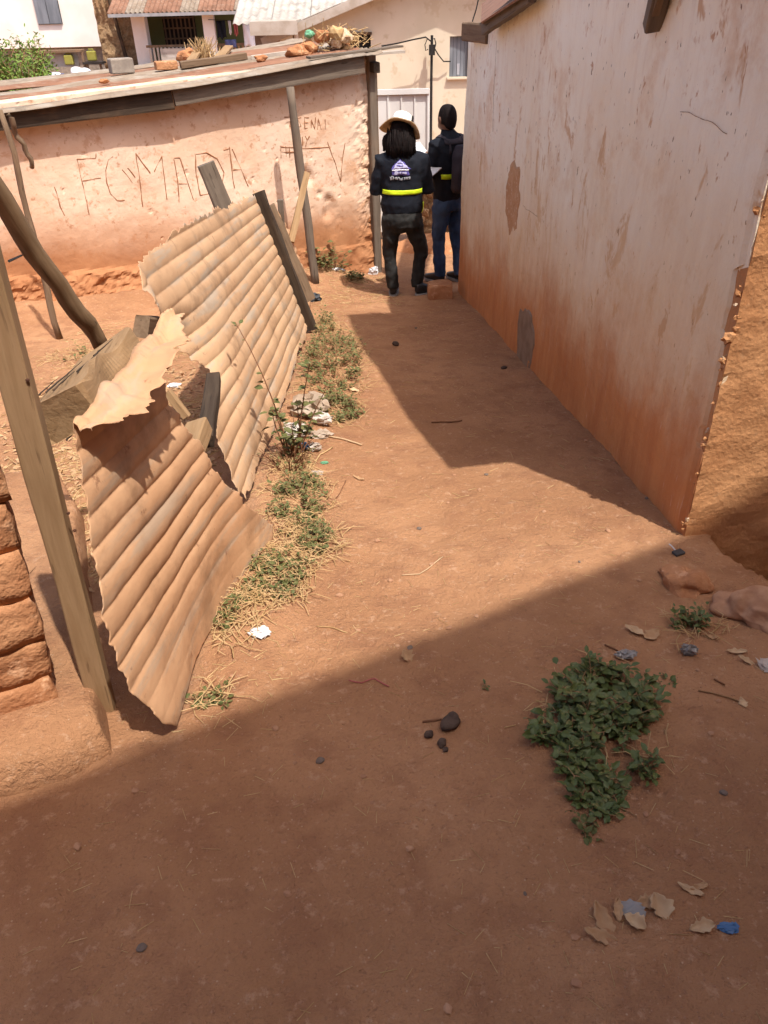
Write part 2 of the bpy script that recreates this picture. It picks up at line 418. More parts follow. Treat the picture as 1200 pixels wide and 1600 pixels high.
# ---------------------------------------------------------------- ground
PROF = [(-400, 12), (-40, 3.5), (-10, 1.15), (0, 0), (9.5, -1.0925), (13, -1.45), (18, -1.95), (25, -1.75), (40, -1.2), (80, -1.2), (400, -2)]
def prof(y):
    for (a, za), (b, zb) in zip(PROF, PROF[1:]):
        if y <= b: return za + (zb - za) * (y - a) / (b - a)
    return PROF[-1][1]
WA = Vector((1.2456, 2.6055, 0)); WD = Vector((-.0852, .9964, 0)); WN = Vector((-.9964, -.0852, 0))       # right house, path face
MA = Vector((-3.2887, 7.1478, 0)); MD = Vector((.8859, .4639, 0)); MN = Vector((.4639, -.8859, 0))         # mud house, front face
def sstep(a, b, x):
    q = max(0, min(1, (x - a) / (b - a))); return q * q * (3 - 2 * q)
def gz(x, y, fine=True):
    z = prof(y)
    # trench in front of the end wall
    ex = 1.40 if y > 2.5 else 1.40 + (2.5 - y) * .28
    ex += .05 * mnoise.noise(Vector((x * 2, y * 7, 3.1)))
    if x > ex - .1 and 1.3 < y < 3.2:
        z -= 1.0 * sstep(ex - .03, ex + .09, x) * sstep(1.75, 2.05, y + .12 * mnoise.noise(Vector((x * 4, 0, 9))))
    # earth heaped against the mud wall
    p = Vector((x, y, 0)) - MA
    dist = p.dot(MN); s_ = p.dot(MD)
    if -1 < dist < 1 and -4 < s_ < 3.9:
        z += .13 * (1 - sstep(0, .75, dist)) * (1 - sstep(3.0, 3.7, s_))
    # verge along the fence
    z += .035 * math.exp(-((x + .52) / .16) ** 2) * sstep(1.4, 2.2, y) * (1 - sstep(6, 7, y))
    if fine and -6 < x < 5 and -3 < y < 16:
        z += .018 * fnoise((x, y, 0), 1.5, 4) + .010 * fnoise((x, y, 5), 5, 4) - .010 * max(0, fnoise((x, y, 11), 4.0, 2) - .3)
        # foot-worn hollow in the middle of the path
        z -= .02 * math.exp(-((x - .25) / .35) ** 2) * sstep(1, 3, y)
    return z
def axis(lo, hi, step, far, grow=1.22):
    a = []; x = lo
    while x < hi: a.append(x); x += step
    a.append(hi); st = step; x = hi
    while x < far: st *= grow; x += st; a.append(x)
    st = step; x = lo; pre = []
    while x > -far: st *= grow; x -= st; pre.append(x)
    return pre[::-1] + a
xs = axis(-3.6, 2.0, .022, 380); ys = axis(.3, 7.2, .022, 380)
m = MB()
for y in ys:
    for x in xs: m.v.append((x, y, gz(x, y)))
w = len(xs)
m.f = [(j * w + i, j * w + i + 1, j * w + w + i + 1, j * w + w + i) for j in range(len(ys) - 1) for i in range(w - 1)]
ground = m.build('ground', 'earth', smooth=True); tag(ground, kind='structure')
def on(p, dz=0.0):
    return Vector((p[0], p[1], gz(p[0], p[1]) + dz))

# ---------------------------------------------------------------- right house (whitewashed, path side in shade)
RH = thing('whitewashed_house', 'whitewashed mud house with rust stained wall along the right of the path', 'house', (2.6, 5.1, -.6))
def wtop(s):
    pts = [(0, 1.72), (.45, 1.93), (1.1, 2.12), (1.8, 2.38), (2.86, 2.50), (2.90, 1.60), (3.6, 1.50), (5.074, 1.30)]
    for (a, za), (b, zb) in zip(pts, pts[1:]):
        if s <= b: return za + (zb - za) * (s - a) / (b - a)
    return 1.3
def wall_fn(u, v):
    s = u * 5.074; base = prof(WA.y + s * WD.y) - .25
    z = base + (wtop(s) - base) * v
    edge = 0
    if s < .12:
        e = .045 * fnoise((0, 0, z * 5.5), 1, 5) - .012
        if .55 < z < .8: e += .05
        if .1 < z < .18: e += .035
        edge = max(-.01, e) * (1 - s / .12)
    d = .014 * fnoise((s, z, 2), 1.1, 4) + .0025 * fnoise((s, z, 7), 9, 3)
    p = WA + WD * (s + max(0, edge)) + WN * (d - .012 * (1 if s < .03 else 0))
    return Vector((p.x, p.y, z))
MB().slab(230, 110, wall_fn, -WN * .06).build('plaster_wall', 'whitewash', RH, smooth=False)
ED = Vector((.9964, .0852, 0)); EN = Vector((.0852, -.9964, 0))
def end_fn(u, v):
    s = .012 + u * 4.2; z = -1.2 + (1.72 + s * .28 + 1.2) * v
    d = .018 * fnoise((s, z, 12), 1.6, 4) * sstep(0, .3, s) + .006 * fnoise((s, z, 17), 9, 4) + .006
    if s < .1: d -= .02 * abs(fnoise((s, z, 3), 6, 3)) * (1 - s / .1)
    p = WA + ED * s + EN * d
    return Vector((p.x, p.y, z))
MB().slab(120, 90, end_fn, -EN * .2).build('end_wall', 'ochre', RH)
mb = MB(); far = WA + WD * 5.074
mb.box(far + ED * 2.1 - WD * .12 + Vector((0, 0, .15)), 4.15, .22, 2.2, Matrix.Rotation(.0853, 3, 'Z')); mb.build('back_wall', 'ochre', RH)
# crumbling corner: each lump of broken plaster
for i in range(52):
    z = -.30 + 1.75 * rnd.random(); big = rnd.random() ** 2.2
    cl = .5 + .5 * mnoise.noise(Vector((0, 3, z * 4)))
    r = .004 + .014 * big * (.35 + cl) * (1.3 if .40 < z < .85 else .8)
    p = WA + ED * rnd.uniform(-.002, .022) + WD * rnd.uniform(-.002, .012) + Vector((0, 0, z))
    MB().lump(p, r, r * .7, r * rnd.uniform(.7, 1.6), i, .9, 2, Matrix.Rotation(rnd.uniform(0, 3), 3, 'Y'), 1.9).build('plaster_chunk', 'chunk' if rnd.random() < .4 else 'ochre', RH)
# patches on the path face
def wall_patch(name, mat, c, ru, rv, seed, proud=.006, kind=None):
    c = Vector(c); mb = MB()
    n = 40; vs = []; nn = WN
    for lay in (0, 1):
        for j in range(n):
            th = 2 * math.pi * j / n
            k = 1 + .30 * mnoise.noise(Vector((math.cos(th) * 1.7 + seed, math.sin(th) * 1.7, seed))) + .16 * mnoise.noise(Vector((math.cos(th) * 6 + seed, math.sin(th) * 6, seed)))
            k *= (.9 if lay else 1)
            vs.append(c + WD * (math.cos(th) * ru * k) + Vector((0, 0, math.sin(th) * rv * k)) + nn * (proud + .012 if lay else -.02))
    fs = [(j, (j + 1) % n, n + (j + 1) % n, n + j) for j in range(n)] + [tuple(n + j for j in range(n))]
    return mb.add(vs, fs).build(name, mat, RH)
wall_patch('cement_patch', 'cement', V(1.027,5.157,-0.472), .24, .30, 3, -.006)
wall_patch('bare_mud_patch', 'stainmud', V(0.976,5.754,0.384), .21, .26, 8, -.006)
for pts in ([V(1.181,3.317,1.205), V(1.193,3.175,1.205), V(1.202,3.065,1.197), V(1.220,2.864,1.180)], [V(0.998,5.454,0.404), V(1.015,5.255,0.407), V(1.031,5.069,0.413)], [V(0.907,6.522,1.324), V(0.908,6.513,1.131), V(0.910,6.479,0.925), V(0.912,6.461,0.688)]):
    Q = []
    for a, b in zip(pts, pts[1:]):
        for q in range(6):
            p = a.lerp(b, q / 6); Q.append(p + WD * (.012 * mnoise.noise(p * 12)) + Vector((0, 0, .012 * mnoise.noise(p * 12 + Vector((5, 0, 0))))) + WN * (.014 * fnoise(((p - WA).dot(WD), p.z, 2), 1.1, 4)))
    MB().tube(Q, [.0009 * (1 + .9 * mnoise.noise(p * 30)) for p in Q], 4).build('crack', 'stem_red', RH)
# roof
edge = [V(.952, 2.50, 1.66), V(.905, 3.08, 1.98), V(.853, 3.68, 2.15), V(.790, 4.39, 2.44), V(.705, 5.41, 2.53)]
def roofpt(u, v):
    k = u * (len(edge) - 1); i = min(int(k), len(edge) - 2); p = edge[i].lerp(edge[i + 1], k - i)
    q = p + ED * (v * 4.6) + Vector((0, 0, v * 1.1 + .012 * math.sin(v * 4.6 / .076 * 2 * math.pi) ))
    return q
o = MB().grid(16, 240, roofpt).build('roof', 'roof_rust', RH); solidify(o, .004)
timber('fascia_board', 'wood_grey', V(0.812,6.501,1.398), V(0.920,5.245,1.597), .085, .05, (0, 0, 1), RH)
o = MB().add([V(0.767,6.329,1.434), V(0.885,4.945,1.625), V(2.012,11.245,1.657) + V(0, 0, .25), V(1.743,14.391,1.222) + V(0, 0, .25)], [(0, 1, 2, 3)]).build('low_roof_sheet', 'roof_rust', RH); solidify(o, .012)
timber('beam_end', 'wood_brown', V(0.775,7.411,1.351), V(0.902,6.856,1.349), .13, .08, (0, 0, 1), RH)
timber('rafter_end', 'wood_grey', V(1.136,3.656,1.476), V(1.116,3.540,1.628), .06, .07, (0, 1, 0), RH)
timber('rafter_end', 'wood_brown', V(1.116,3.597,1.531), V(1.101,3.475,1.647), .05, .03, (0, 1, 0), RH)

# ---------------------------------------------------------------- tall house behind the viewpoint, its eave shades the foreground
NH = thing('neighbour_house', 'tall neighbouring house whose eave throws the broad foreground shadow', 'house', (1.6, -3, 0))
ed_ = Vector((.879, .477, 0)).normalized(); en_ = Vector((-.477, .879, 0)); e0 = V(.9, -.80, 0)
def hp(a, b, z): return e0 + ed_ * a + en_ * b + Vector((0, 0, z))
MB().add([hp(-6, -.6, 0), hp(7.5, -.6, 0), hp(7.5, -.85, 0), hp(-6, -.85, 0), hp(-6, -.6, 5.35), hp(7.5, -.6, 5.35), hp(7.5, -.85, 5.35), hp(-6, -.85, 5.35)],
         [(0, 1, 5, 4), (1, 2, 6, 5), (2, 3, 7, 6), (3, 0, 4, 7), (4, 5, 6, 7)]).build('wall', 'ochre', NH)
o = MB().add([hp(-6.4, 0, 5.27), hp(8, 0, 5.27), hp(8, -5, 6.8), hp(-6.4, -5, 6.8)], [(0, 1, 2, 3)]).build('roof', 'roof_rust', NH); solidify(o, .03)

# ---------------------------------------------------------------- mud house on the left
MH = thing('mud_house', 'low limewashed mud house with scratched lettering and tin roof', 'house', (-2.2, 9, -.9))
def mtop(s): return .86 + .053 * s
PITS = []
pr = random.Random(5)
for (cx, cz, sx, sz, k) in ((2.75, .35, .35, .2, 12), (2.2, -.25, .5, .25, 14), (1.0, .1, 1.0, .35, 16), (3.1, -.2, .3, .5, 12)):
    for i in range(k):
        PITS.append((pr.gauss(cx, sx), pr.gauss(cz, sz), pr.uniform(.008, .02), pr.uniform(.004, .014)))
PITS += [(3.15, -.18, .05, .035), (3.16, -.27, .06, .035), (3.05, -.1, .03, .02), (2.9, .1, .06, .03), (2.95, .05, .05, .025), (2.1, -.52, .03, .02), (3.12, -.33, .05, .03)]
def mud_fn(u, v):
    s = -2.2 + u * 5.87; base = -1.35; top = mtop(s) + .06
    z = base + (top - base) * v
    d = .02 * fnoise((s, z, 21), .9, 4) + .004 * fnoise((s, z, 27), 6, 3)
    for (ps, pz, r, dp) in PITS:
        a = s - ps; b = z - pz
        if abs(a) < r * 2 and abs(b) < r * 2:
            q = (a * a + b * b) / (r * r)
            if q < 3: d -= dp * math.exp(-q)
    if s > 2.4: d -= .03 * sstep(2.6, 3.6, s) * max(0, fnoise((s * 1.2, z, 51), 3.2, 4) - .25)
    # eroded rough foot standing proud under the render line
    h = z - (-.47 - .06 * (s - .1) + .02 * fnoise((s, 0, 4), 2, 3))
    if h < 0:
        kk = sstep(0, -.03, h) * (1 - .75 * sstep(2.2, 3.0, s))
        d += kk * (.05 + .065 * fnoise((s, z * 1.6, 31), 5.5, 6) + .07 * sstep(-.05, -.4, h))
    # broken right-hand corner
    if s > 3.42:
        e = (s - 3.42) / .25
        d -= .05 * e * (.4 + abs(fnoise((s, z, 41), 7, 4)))
    p = MA + MD * s + MN * d
    return Vector((p.x, p.y, z))
MB().slab(300, 120, mud_fn, -MN * .3).build('front_wall', 'limewash', MH)
for (a, b) in ((MA + MD * 3.55 - MN * .32, MA + MD * 3.55 - MN * 2.0), (MA - MD * 2.2 - MN * .32, MA - MD * 2.2 - MN * 2.0)):
    c_ = (a + b) / 2; MB().box((c_.x, c_.y, -.2), .2, 1.68, 2.2, Matrix.Rotation(math.atan2(MN.x, -MN.y), 3, 'Z')).build('side_wall', 'mud', MH)
# bare mud strip where the render has fallen off the corner, in separate clods
for i in range(34):
    z = -.95 + 1.95 * rnd.random(); r = .012 + .03 * rnd.random() ** 2
    p = MA + MD * (3.60 + rnd.uniform(-.09, .06)) + MN * (-.06 + rnd.uniform(-.015, .006)) + Vector((0, 0, z))
    MB().lump(p, r, r * .6, r * 1.3, i + 60, .9, 2, None, 2.0).build('mud_clod', 'mud', MH)
# scratched letters
LET = [[(0.473,0.254),(0.479,0.209),(0.479,0.082),(0.499,0.002)],[(0.713,0.458),(0.717,0.309),(0.714,0.157),(0.715,-0.013)],[(0.713,0.458),(0.878,0.452),(0.887,0.491)],[(0.723,0.281),(0.889,0.285)],[(1.033,0.453),(0.981,0.426),(0.94,0.349),(0.928,0.236),(0.939,0.144),(0.987,0.079),(1.061,0.071)],[(1.089,0.334),(1.16,0.217)],[(1.138,0.342),(1.19,0.259)],[(1.237,0.458),(1.235,0.345),(1.214,-0.008)],[(1.237,0.458),(1.334,0.283)],[(1.469,0.405),(1.378,0.291)],[(1.469,0.405),(1.451,0.031)],[(1.579,0.385),(1.636,0.383)],[(1.577,0.375),(1.585,0.217),(1.563,-0.009)],[(1.636,0.383),(1.703,0.001)],[(1.589,0.157),(1.668,0.148)],[(1.79,0.394),(1.769,0.225),(1.776,0.034)],[(1.79,0.394),(1.9,0.399),(1.995,0.342),(2.051,0.209),(2.004,0.091)],[(1.776,0.034),(1.874,0.037)],[(2.135,0.43),(2.13,0.065)],[(2.162,0.407),(2.217,0.248),(2.278,0.056)],[(2.145,0.226),(2.228,0.217)],[(2.071,0.406),(2.14,0.416)],[(2.724,0.642),(2.792,0.637)],[(2.785,0.638),(2.779,0.55)],[(2.903,0.624),(2.865,0.616),(2.886,0.578),(2.897,0.551),(2.851,0.539)],[(2.941,0.626),(2.933,0.527)],[(2.941,0.623),(2.985,0.62)],[(2.937,0.577),(2.975,0.576)],[(2.933,0.527),(2.964,0.525)],[(3.003,0.521),(3.011,0.6),(3.04,0.513),(3.059,0.617)],[(3.072,0.505),(3.086,0.599),(3.111,0.502)],[(3.082,0.547),(3.105,0.545)],[(3.156,0.589),(3.156,0.498)],[(2.857,0.459),(2.874,0.372)],[(2.901,0.455),(2.9,0.37)],[(2.933,0.458),(2.949,0.419),(2.978,0.454)],[(2.949,0.419),(2.932,0.367)],[(2.872,0.348),(3.184,0.333)],[(2.667,0.391),(2.656,0.284)],[(2.666,0.38),(2.81,0.367)],[(2.661,0.338),(2.805,0.319)],[(2.717,0.386),(2.713,0.29)],[(2.753,0.372),(2.75,0.275)],[(3.174,0.383),(3.242,0.195),(3.304,-0.011)],[(3.373,0.361),(3.329,0.186),(3.304,-0.011)]]
for st in LET:
    pts = []
    for (a, b), (a2, b2) in zip(st, st[1:]):
        n_ = 6
        for q in range(n_): pts.append((a + (a2 - a) * q / n_, b + (b2 - b) * q / n_))
    pts.append(st[-1])
    vv = []
    for (s, z) in pts:
        uu = (s + 2.2) / 5.87; top = mtop(s) + .06; q = mud_fn(uu, (z + 1.35) / (top + 1.35))
        q = q + MD * (.006 * mnoise.noise(Vector((s * 9, z * 9, 1)))) + Vector((0, 0, .006 * mnoise.noise(Vector((s * 9, z * 9, 5)))))
        vv.append(q)
    rr = [.0045 * (1 + 1.1 * mnoise.noise(p * 14)) for p in vv]
    MB().tube(vv, rr, 5).build('scratched_stroke', 'groove', MH)
timber('door_post', 'wood_grey', MA + MD * 3.71 - MN * .02 + V(0, 0, -1.05), MA + MD * 3.70 - MN * .02 + V(0, 0, 1.12), .085, .10, MD, MH)
timber('door_post', 'wood_dark', MA + MD * 3.775 - MN * .07 + V(0, 0, -.4), MA + MD * 3.765 - MN * .07 + V(0, 0, .98), .035, .06, MD, MH)
timber('door_board', 'wood_tan', MA + MD * 3.80 - MN * .12 + V(0, 0, -1.05), MA + MD * 3.80 - MN * .12 + V(0, 0, 1.02), .05, .03, MD, MH)
# fascia, two boards end to end
def me(s, o, z): p = MA + MD * s + MN * o; return Vector((p.x, p.y, z))
timber('fascia_board', 'wood_dark', me(-2.3, .13, .735), me(1.62, .13, .875), .15, .03, (0, 0, 1), MH)
timber('fascia_board', 'wood_grey', me(1.63, .132, .90), me(3.55, .132, 1.055), .15, .03, (0, 0, 1), MH)
# roof sheets, laid in overlapping strips parallel to the fascia
FR = [V(-5.2, 5.95, .80), V(-3.0455, 7.072, .897), V(-1.6098, 7.8238, .9845), V(-.0684, 8.6308, 1.14), V(.10, 8.72, 1.16)]
def frp(u):
    k = u * 4; i = min(int(k), 3); return FR[i].lerp(FR[i + 1], k - i)
strips = [(-.02, .42, 0.0, 'roof_pale', 1.0), (.37, .80, .010, 'roof_rust', .93), (.75, 1.2, .014, 'roof_pale', .97), (1.15, 1.6, .02, 'roof_rust', .88), (1.54, 2.0, .026, 'roof_pale', .92)]
for k, (a, b, dz, mt, um) in enumerate(strips):
    def fn(u, v, a=a, b=b, dz=dz, k=k, um=um):
        p = frp(u * um) - MN * (a + (b - a) * v)
        p.z += dz + .018 * (a + (b - a) * v) + .012 * math.sin((a + (b - a) * v) / .10 * 2 * math.pi) + .018 * fnoise((u * 5, v, k * 3), 1, 3)
        return p
    solidify(MB().grid(60, 24, fn).build('roof_sheet', mt, MH, True), .003)
# boards sticking out past the door end of the roof
timber('roof_board', 'wood_grey', me(3.0, .05, 1.135), me(3.98, .10, 1.19), .13, .022, MN, MH)
timber('roof_board', 'fascia_white', me(3.1, -.25, 1.10), me(4.15, -.15, 1.13), .14, .025, MN, MH)
timber('rafter_end', 'wood_dark', me(3.70, -.3, 1.04), me(3.70, .12, 1.02), .07, .09, MD, MH)

# things lying on that roof
def roof_z(s, b): return .86 + .06 * s + .018 * b + .075
def rp(s, b, dz=0): p = MA + MD * s - MN * b; return Vector((p.x, p.y, roof_z(s, b) + dz))
q = rp(1.45, .95, .06)
o = MB().box((0, 0, 0), .22, .15, .13).build('concrete_block', 'concrete', None, frame=Matrix.Translation(q) @ Matrix.Rotation(.5, 4, 'Z')); bevel(o, .012)
tag(o, 'grey concrete block weighing down the tin roof', 'block')
q = rp(1.85, .8, .03)
o = MB().box((0, 0, 0), .21, .11, .075).build('brick', 'mudbrick', None, frame=Matrix.Translation(q) @ Matrix.Rotation(.45, 4, 'Z')); bevel(o, .01)
tag(o, 'red brick on the tin roof beside the concrete block', 'brick')
o = MB().lump(rp(2.25, 1.4, .03), .10, .08, .07, 4, .6, 3).build('earth_clod', 'mud'); tag(o, 'brown earth clod on the tin roof beside the straw bundle', 'clod')
o = MB().lump(rp(1.15, .35, .01), .05, .035, .02, 41, .6, 2).build('earth_clod', 'mud'); tag(o, 'small dark clod at the tin roof edge', 'clod')
mb = MB()
for i in range(110):
    a = rp(2.4 + rnd.gauss(0, .05), 1.35 + rnd.gauss(0, .05), .0); b = a + Vector((rnd.gauss(0, .06), rnd.gauss(0, .06), rnd.uniform(.06, .20)))
    mb.tube([a, a.lerp(b, .5) + Vector((rnd.gauss(0, .02), 0, 0)), b], [.005, .004, .002], 4)
o = mb.build('straw_bundle', 'straw'); tag(o, 'bundle of dry straw standing on the tin roof', 'straw')
timber_things = []
def loose(name, label, cat, mat, a, b, w, d, side=(1, 0, 0), group=None, **k):
    o = timber(name, mat, a, b, w, d, side, None, **k); tag(o, label, cat, group); return o
loose('roof_plank', 'brown plank lying along the middle of the tin roof', 'plank', 'wood_brown', rp(1.98, .75, .02), rp(2.65, .7, .03), .06, .09, (0, 0, 1))
loose('roof_plank', 'pale plank lying crosswise behind the brown roof plank', 'plank', 'wood_tan', rp(2.12, .85, .03), rp(2.4, 1.5, .06), .09, .03, MD)
loose('roof_plank', 'pale plank crossing the tin roof nearest the laundry', 'plank', 'wood_tan', rp(2.42, .85, .03), rp(2.75, 1.5, .06), .09, .03, MD)
loose('roof_plank', 'long pale batten on the tin roof leading to the rubble', 'plank', 'fascia_white', rp(2.72, .75, .0), rp(3.5, .5, .02), .05, .05, (0, 0, 1))
for (s, b, r, lb) in ((3.05, .35, .09, 'red earth clod beside the straw and rubble on the roof end'), (3.2, .42, .10, 'second red clod under the straw on the roof end'), (2.68, .38, .05, 'small red clod alone on the roof edge')):
    o = MB().lump(rp(s, b, r * .45), r * 1.2, r, r * .7, s * 9, .5, 3).build('earth_clod', 'mud'); tag(o, lb, 'clod')
RB = thing('rubble_heap', 'heap of straw and broken mud on the roof end above the door', 'rubble', rp(3.55, .35))
for i in range(16):
    r = rnd.uniform(.03, .085); MB().lump(rp(3.55 + rnd.gauss(0, .13), .35 + rnd.gauss(0, .07), rnd.uniform(.0, .17)), r, r * .8, r * .8, i + 90, .6, 2).build('mud_lump', rnd.choice(['mud', 'chunk', 'straw']), RB)
mb = MB()
for i in range(160):
    a = rp(3.52 + rnd.gauss(0, .14), .33 + rnd.gauss(0, .08), rnd.uniform(.0, .18)); b = a + Vector((rnd.gauss(0, .07), rnd.gauss(0, .06), rnd.gauss(.02, .05)))
    mb.tube([a, b], [.005, .003], 4)
tag(mb.build('straw', 'straw', RB), kind='stuff')
MB().lump(rp(3.22, .40, .17), .05, .04, .035, 77, .7, 2).build('green_rag', 'plastic_green', RB)

# ---------------------------------------------------------------- white metal gate and rubble wall behind the people
GT = thing('metal_gate', 'white ribbed sheet metal gate behind the woman with the hat', 'gate', (.2, 11.3, -1.25))
g0 = V(-.35, 11.3, 0); gd = V(1, .02, 0).normalized()
for i in range(6):
    a = g0 + gd * (.02 + i * .175)
    MB().box((a + gd * .08) + V(0, 0, -.32), .17, .012, 1.72).build('sheet_panel', 'gate', GT)
    MB().box((a + gd * .172) + V(0, -.012, -.32), .018, .022, 1.72).build('rib', 'gate', GT)
MB().box(g0 + gd * .53 + V(0, -.015, .575), 1.1, .045, .06).build('top_rail', 'gate', GT)
MB().tube([g0 + gd * 1.075 + V(0, -.015, -1.25), g0 + gd * 1.065 + V(0, -.015, .60)], .022, 8).build('side_post', 'gate', GT)
MB().tube([g0 + gd * -.02 + V(0, -.015, -1.25), g0 + gd * -.02 + V(0, -.015, .60)], .022, 8).build('side_post', 'gate', GT)
RW = thing('rubble_wall', 'rough brown rubble wall low behind the two people', 'wall', (1.2, 11.0, -1.3))
def rub_fn(u, v):
    x = .50 + u * 2.4; top = -.30 + .05 * fnoise((x, 0, 1), 3, 3); z = -1.5 + (top + 1.5) * v
    return Vector((x, 11.0 - .22 * (1 - v) - .07 * fnoise((x, z, 3), 4, 5), z))
MB().slab(90, 50, rub_fn, (0, .35, 0)).build('mud_core', 'rubble', RW)
for i in range(40):
    x = .55 + rnd.random() * .75; z = rnd.uniform(-1.25, -.35); r = rnd.uniform(.03, .075)
    MB().lump((x, 10.93 - .22 * (-.3 - z), z), r * 1.3, r * .7, r, i + 200, .5, 1).build('stone', 'rubble', RW)
# earth bank at its foot
o = MB().lump((.95, 10.45, -1.32), .9, .55, .28, 8, .3, 4).build('earth_bank', 'mud', None, True); tag(o, 'orange earth bank sloping up to the rubble wall', 'earth bank')

# ---------------------------------------------------------------- far buildings
BH = thing('beige_house', 'beige rendered gable house with grey shuttered window beyond the gap', 'house', (.5, 20, -2))
gab = [(-1.75, -2.2), (6.2, -2.2), (6.2, .55), (2.45, 1.98), (-1.75, 1.05)]
gab = [(-1.72, -2.2), (5.6, -2.2), (5.6, .75), (1.75, 2.25), (-1.72, 1.10)]
# wall with two real openings: split into rectangles
def yw(x): return 20.0
op = [(-.62, .58, -.02, .93), (1.74, .05, 2.16, .84)]      # x0 z0 x1 z1
def topz(x): return 1.10 + (x + 1.72) * (1.15 / 3.47) if x < 1.75 else 2.25 - (x - 1.75) * .39
mb = MB()
cuts = [-1.72, -.62, -.02, 1.74, 2.16, 5.6]
def piece(x0, x1, z0, z1=None):
    if z1 is None:
        xm = [x0] + ([1.75] if x0 < 1.75 < x1 else []) + [x1]
        for a, b in zip(xm, xm[1:]):
            vs = [(a, 20, z0), (b, 20, z0), (b, 20, topz(b)), (a, 20, topz(a)), (a, 20.25, z0), (b, 20.25, z0), (b, 20.25, topz(b)), (a, 20.25, topz(a))]
            mb.add(vs, [(0, 1, 2, 3), (5, 4, 7, 6), (3, 2, 6, 7), (0, 4, 5, 1), (1, 5, 6, 2), (4, 0, 3, 7)])
    else: mb.box(((x0 + x1) / 2, 20.125, (z0 + z1) / 2), x1 - x0, .25, z1 - z0)
for a, b in zip(cuts, cuts[1:]):
    hit = [q for q in op if abs(q[0] - a) < 1e-6]
    if hit: piece(a, b, -2.2, hit[0][1]); piece(a, b, hit[0][3])
    else: piece(a, b, -2.2)
mb.build('gable_wall', 'beige', BH)
W1 = MB().box((-.32, 20.2, .755), .6, .03, .35).build('window', 'dark', BH)
MB().box((-.32, 19.985, .94), .66, .07, .05).build('lintel', 'wood_dark', W1)
W2 = MB().box((1.95, 20.16, .445), .42, .03, .79).build('window', 'dark', BH)
for i in range(5):
    MB().box((1.785 + i * .083, 20.10, .445), .076, .025, .78).build('shutter_board', 'shutter', W2)
MB().box((1.95, 19.98, .03), .52, .12, .04).build('sill', 'beige', W2)
MB().box((1.95, 20.085, .2), .06, .012, .22).build('white_stain', 'print_grey', W2)
# roof, left slope seen from the eave
def sl(x0, z0, x1, z1, y0, y1, th, name, mat, n=1):
    return solidify(MB().add([(x0, y0, z0), (x1, y0, z1), (x1, y1, z1), (x0, y1, z0)], [(0, 1, 2, 3)]).build(name, mat, BH), th)
k_ = 1.15 / 3.47
for i in range(5):
    a = -2.35 + i * .85
    sl(a, 1.14 + (a + 1.72) * k_ + .012 * (i % 2), a + .9, 1.14 + (a + .9 + 1.72) * k_ + .012 * (i % 2), 19.55, 27, .012, 'roof_sheet', 'roof_white')
sl(1.7, 2.32, 6.2, .56, 19.55, 27, .012, 'roof_sheet', 'roof_white')
timber('bargeboard', 'fascia_white', V(-2.38, 19.56, .83), V(1.75, 19.56, .83 + 4.13 * k_), .17, .03, (0, 0, 1), BH)
timber('bargeboard', 'fascia_white', V(1.76, 19.56, 2.2), V(6.1, 19.56, .52), .17, .03, (0, 0, 1), BH)
for i in range(5):
    def fn(u, v, i=i): return Vector((-3.1 + i * .86 + u * .9, 20.4 + v * 4.6, 1.16 + v * 1.5 + .02 * math.sin(u * 10 * math.pi) + .012 * (i % 2)))
    solidify(MB().grid(30, 2, fn).build('rear_roof_sheet', 'roof_white', BH, True), .01)
MB().box((-2.05, 19.9, 1.20), .95, 1.6, .06).build('porch_slab', 'fascia_white', BH)
MB().box((-2.05, 19.08, 1.10), 1.0, .05, .24).build('porch_fascia', 'fascia_white', BH)
MB().box((-2.2, 21.0, -.6), 1.0, .2, 3.4).build('side_wall', 'cement', BH)
MB().box((-1.86, 19.75, -.6), .26, .26, 3.3).build('corner_pillar', 'beige', BH)
MB().box((-2.05, 19.9, -.3), .06, .06, 2.6).build('door_jamb', 'mud', BH)
MB().tube([(-1.66, 19.9, 1.02), (-1.66, 19.88, .55), (-1.60, 19.88, .50)], .05, 10).build('downpipe', 'white', BH)
UM = thing('utility_mast', 'thin black service mast with cable loops against the beige house', 'mast', (1.33, 19.8, -1.4))
MB().tube([V(1.326,19.800,-1.310), V(1.323,19.800,0.082), V(1.327,19.800,0.879)], [.035, .03, .03], 8).build('mast', 'blackwire', UM)
MB().box(V(1.327,19.750,0.604), .13, .1, .2).build('junction_box', 'blackwire', UM)
MB().tube([V(1.367,19.700,0.581), V(1.407,19.700,0.725), V(1.377,19.700,0.821), V(1.308,19.700,0.799), V(1.296,19.700,0.607)], .014, 5).build('cable_loop', 'blackwire', UM)
MB().tube([V(1.223,19.700,0.825), V(1.168,19.700,0.706), V(1.183,19.700,0.598), V(1.239,19.700,0.620)], .012, 5).build('cable_loop', 'blackwire', UM)
MB().tube([V(1.301,19.800,-0.454), V(1.189,19.900,-0.488)], .02, 6).build('bracket', 'blackwire', UM)
o = MB().tube([V(0.211,19.600,0.708), V(0.548,19.600,0.749), V(0.897,19.600,0.812), V(1.175,19.600,0.853), V(1.322,19.700,0.751)], .016, 5).build('overhead_cable', 'blackwire'); tag(o, 'black cable running left from the service mast', 'cable')
o = MB().tube([V(1.351,19.700,0.678), V(1.474,19.800,0.501), V(1.595,19.850,0.372), V(1.757,19.900,0.365)], .014, 5).build('overhead_cable', 'blackwire'); tag(o, 'black cable sagging from the service mast to the shuttered window', 'cable')
o = MB().tube([V(1.780,16.000,1.202), V(1.839,16.000,1.380), V(1.894,16.000,1.629)], .012, 5).build('overhead_cable', 'blackwire'); tag(o, 'black cable rising beside the right house roof corner', 'cable')

